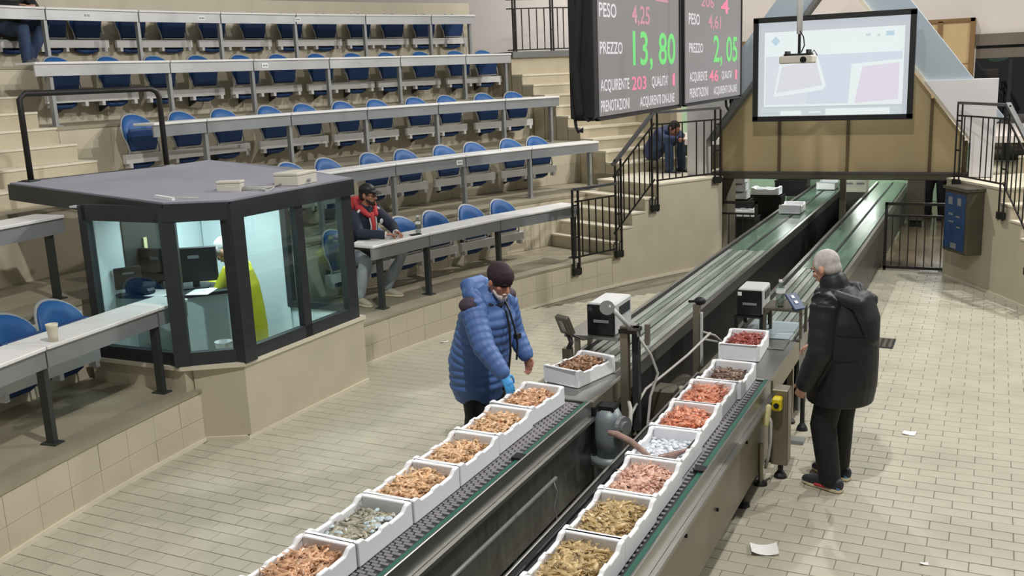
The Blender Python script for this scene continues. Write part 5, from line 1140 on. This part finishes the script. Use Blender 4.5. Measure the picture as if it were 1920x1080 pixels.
mb = MB(); mb.loft([at(-.064, .015, -.05), at(-.048, .058, -.085), at(0, .086, -.1), at(.048, .058, -.085), at(.064, .015, -.05)], [.014, .02, .024, .02, .014], 10); mb.loft([at(-.028, .094, -.056), at(0, .104, -.052), at(.028, .094, -.056)], [.006, .008, .006], 8); fuse(mb, 'beard', 'hair_dark', o, .006, 1)
hair_cap(at, R, o, 'hair_dark', .97, .8)
trousers(j, 'jeans_pale', o, (.10, .085, .065), .09)
for s_ in 'LR':
    shoe(V(j['an'+s_].x, j['an'+s_].y, 0), j['toe'+s_], o, 'shoe_grey', 'sole_white'); MB().loft([j['an'+s_]+V(0, 0, .0), j['an'+s_]+V(0, 0, .07)], [.042, .045], 12).build('sock', 'black', o, local=True, smooth=True)

# --- man in yellow coat bending over the desk inside the booth
j = dict(pelvis=V(0, -.06, .90), chest=V(0, -.03, 1.20), neck=V(0, .03, 1.38), head=V(.0, .10, 1.48), shL=V(-.18, -.01, 1.31), shR=V(.18, -.01, 1.31), elL=V(-.25, .14, 1.06), wrL=V(-.20, .34, 1.12), elR=V(.25, .14, 1.06), wrR=V(.20, .34, 1.12),
         hipL=V(-.10, -.06, .86), hipR=V(.10, -.06, .86), knL=V(-.11, -.02, .47), knR=V(.11, -.02, .47), anL=V(-.12, -.08, .09), anR=V(.12, -.08, .09), toeL=V(0, 1, 0), toeR=V(0, 1, 0))
o, at, R = person('white haired man in yellow coat stooping over the desk inside the booth', (-6.50, 7.12, .04), radians(112), j, 'skin', (.1, .80, -.55), (0, .55, .8), [(j['wrL'], (0, .9, -.1), (0, -.1, -1), (1, 0, 0), .95, .3), (j['wrR'], (0, .9, -.1), (0, -.1, -1), (-1, 0, 0), .95, .3)])
face_parts(at, R, o); hair_cap(at, R, o, 'hair_white')
mb = MB(); mb.loft([V(0, -.08, .50), V(0, -.09, .70), V(0, -.08, .90), V(0, -.05, 1.12), V(0, -.02, 1.26), V(0, .0, 1.34)], [(.195, .16), (.19, .155), (.185, .15), (.195, .15), (.19, .13), (.11, .09)], 22, side=(1, 0, 0)); sleeve(mb, j, 'L', (.085, .07, .055)); sleeve(mb, j, 'R', (.085, .07, .055)); fuse(mb, 'coat', 'yellow_coat', o, .010, 3)
trousers(j, 'trouser_black', o)
for s_ in 'LR': shoe(V(j['an'+s_].x, j['an'+s_].y, 0), j['toe'+s_], o, 'shoe_dark', 'rubber')

# --- person in jeans seated in the topmost row at the upper left corner
j = dict(pelvis=V(0, -.02, .52), chest=V(0, .02, .88), neck=V(0, .06, 1.10), head=V(0, .10, 1.25), shL=V(-.20, .03, 1.02), shR=V(.20, .03, 1.02), elL=V(-.24, .2, .80), wrL=V(-.10, .40, .80), elR=V(.24, .2, .80), wrR=V(.10, .40, .80),
         hipL=V(-.10, 0, .50), hipR=V(.10, 0, .50), knL=V(-.20, .44, .56), knR=V(.12, .46, .50), anL=V(.02, .38, .12), anR=V(.10, .42, .09), toeL=V(.2, 1, 0), toeR=V(0, 1, 0))
pc = P(6.95, RF(5)-.40, ZF[4])
o, at, R = person('person in blue jeans sitting in the topmost row at the upper left corner', pc, -pi/2-radians(6.95), j, 'skin', hands=[(j['wrL'], (.6, .8, 0), (0, 0, -1), (1, 0, 0), .95, .5), (j['wrR'], (-.6, .8, 0), (0, 0, -1), (-1, 0, 0), .95, .5)])
face_parts(at, R, o); hair_cap(at, R, o, 'hair_dark')
mb = MB(); mb.loft([V(0, -.03, .48), V(0, -.01, .7), V(0, .02, .92), V(0, .04, 1.04)], [(.19, .15), (.2, .15), (.21, .145), (.12, .1)], 20, side=(1, 0, 0)); sleeve(mb, j, 'L'); sleeve(mb, j, 'R'); fuse(mb, 'sweater', 'black', o, .011, 3)
trousers(j, 'jeans_blue', o, (.105, .085, .07), .07)
for s_ in 'LR': shoe(V(j['an'+s_].x, j['an'+s_].y, j['an'+s_].z-.09), j['toe'+s_], o, 'grey_shoe2', 'sole_white')

# --- person hunched on the far stair, and the one standing beyond the hood
j = dict(pelvis=V(0, -.02, .22), chest=V(0, .20, .44), neck=V(0, .31, .54), head=V(.03, .41, .56), shL=V(-.19, .22, .52), shR=V(.19, .22, .52), elL=V(-.24, .36, .42), wrL=V(-.06, .48, .40), elR=V(.24, .36, .42), wrR=V(.06, .48, .40),
         hipL=V(-.10, 0, .22), hipR=V(.10, 0, .22), knL=V(-.16, .40, .40), knR=V(.16, .40, .40), anL=V(-.16, .42, -.09), anR=V(.16, .42, -.09), toeL=V(0, 1, 0), toeR=V(0, 1, 0))
o, at, R = person('small figure in blue sitting hunched on the stairs behind the sloping railing', P(32.6, RF(1)+.42, ZL+.185)+V(.26, -.05, -.05), -pi/2-radians(20), j, 'skin_tan', (.1, .7, -.7), (0, .7, .7), [(j['wrL'], (.8, .5, 0), (0, 0, -1), (0, 1, 0), .95, .6), (j['wrR'], (-.8, .5, 0), (0, 0, -1), (0, 1, 0), .95, .6)])
face_parts(at, R, o); hair_cap(at, R, o, 'hair_dark')
mb = MB(); mb.loft([V(0, -.04, .18), V(0, .07, .34), V(0, .21, .48), V(0, .27, .53)], [(.2, .16), (.21, .16), (.21, .14), (.12, .1)], 20, side=(1, 0, 0)); sleeve(mb, j, 'L'); sleeve(mb, j, 'R'); fuse(mb, 'jacket', 'jacket_far', o, .011, 3)
trousers(j, 'jeans_blue', o, (.1, .08, .065), .06)
for s_ in 'LR': shoe(V(j['an'+s_].x, j['an'+s_].y, -.18), j['toe'+s_], o, 'shoe_dark', 'sole_white')
j = dict(pelvis=V(0, 0, .93), chest=V(0, .0, 1.27), neck=V(0, .03, 1.48), head=V(0, .06, 1.62), shL=V(-.20, 0, 1.40), shR=V(.20, 0, 1.40), elL=V(-.26, 0, 1.12), wrL=V(-.25, .1, .88), elR=V(.26, 0, 1.12), wrR=V(.25, .1, .88),
         hipL=V(-.10, 0, .90), hipR=V(.10, 0, .90), knL=V(-.13, .03, .5), knR=V(.14, .03, .5), anL=V(-.14, 0, .09), anR=V(.15, 0, .09), toeL=V(-.3, 1, 0), toeR=V(.3, 1, 0))
o, at, R = person('person in black trousers standing beyond the hood, only legs showing', (-.93, 20.5, 0), radians(150), j, 'skin', hands=[(j['wrL'], (0, .2, -1), (1, 0, 0), (0, 1, 0), .95, .5), (j['wrR'], (0, .2, -1), (-1, 0, 0), (0, 1, 0), .95, .5)])
face_parts(at, R, o); hair_cap(at, R, o, 'hair_dark')
mb = MB(); mb.loft([V(0, 0, .80), V(0, 0, 1.1), V(0, .0, 1.3), V(0, .02, 1.44)], [(.19, .14), (.2, .14), (.21, .14), (.12, .1)], 20, side=(1, 0, 0)); sleeve(mb, j, 'L'); sleeve(mb, j, 'R'); fuse(mb, 'jacket', 'trouser_black', o, .011, 3)
trousers(j, 'trouser_black', o, (.105, .085, .07), .06)
for s_ in 'LR': shoe(V(j['an'+s_].x, j['an'+s_].y, 0), j['toe'+s_], o, 'shoe_dark', 'rubber')
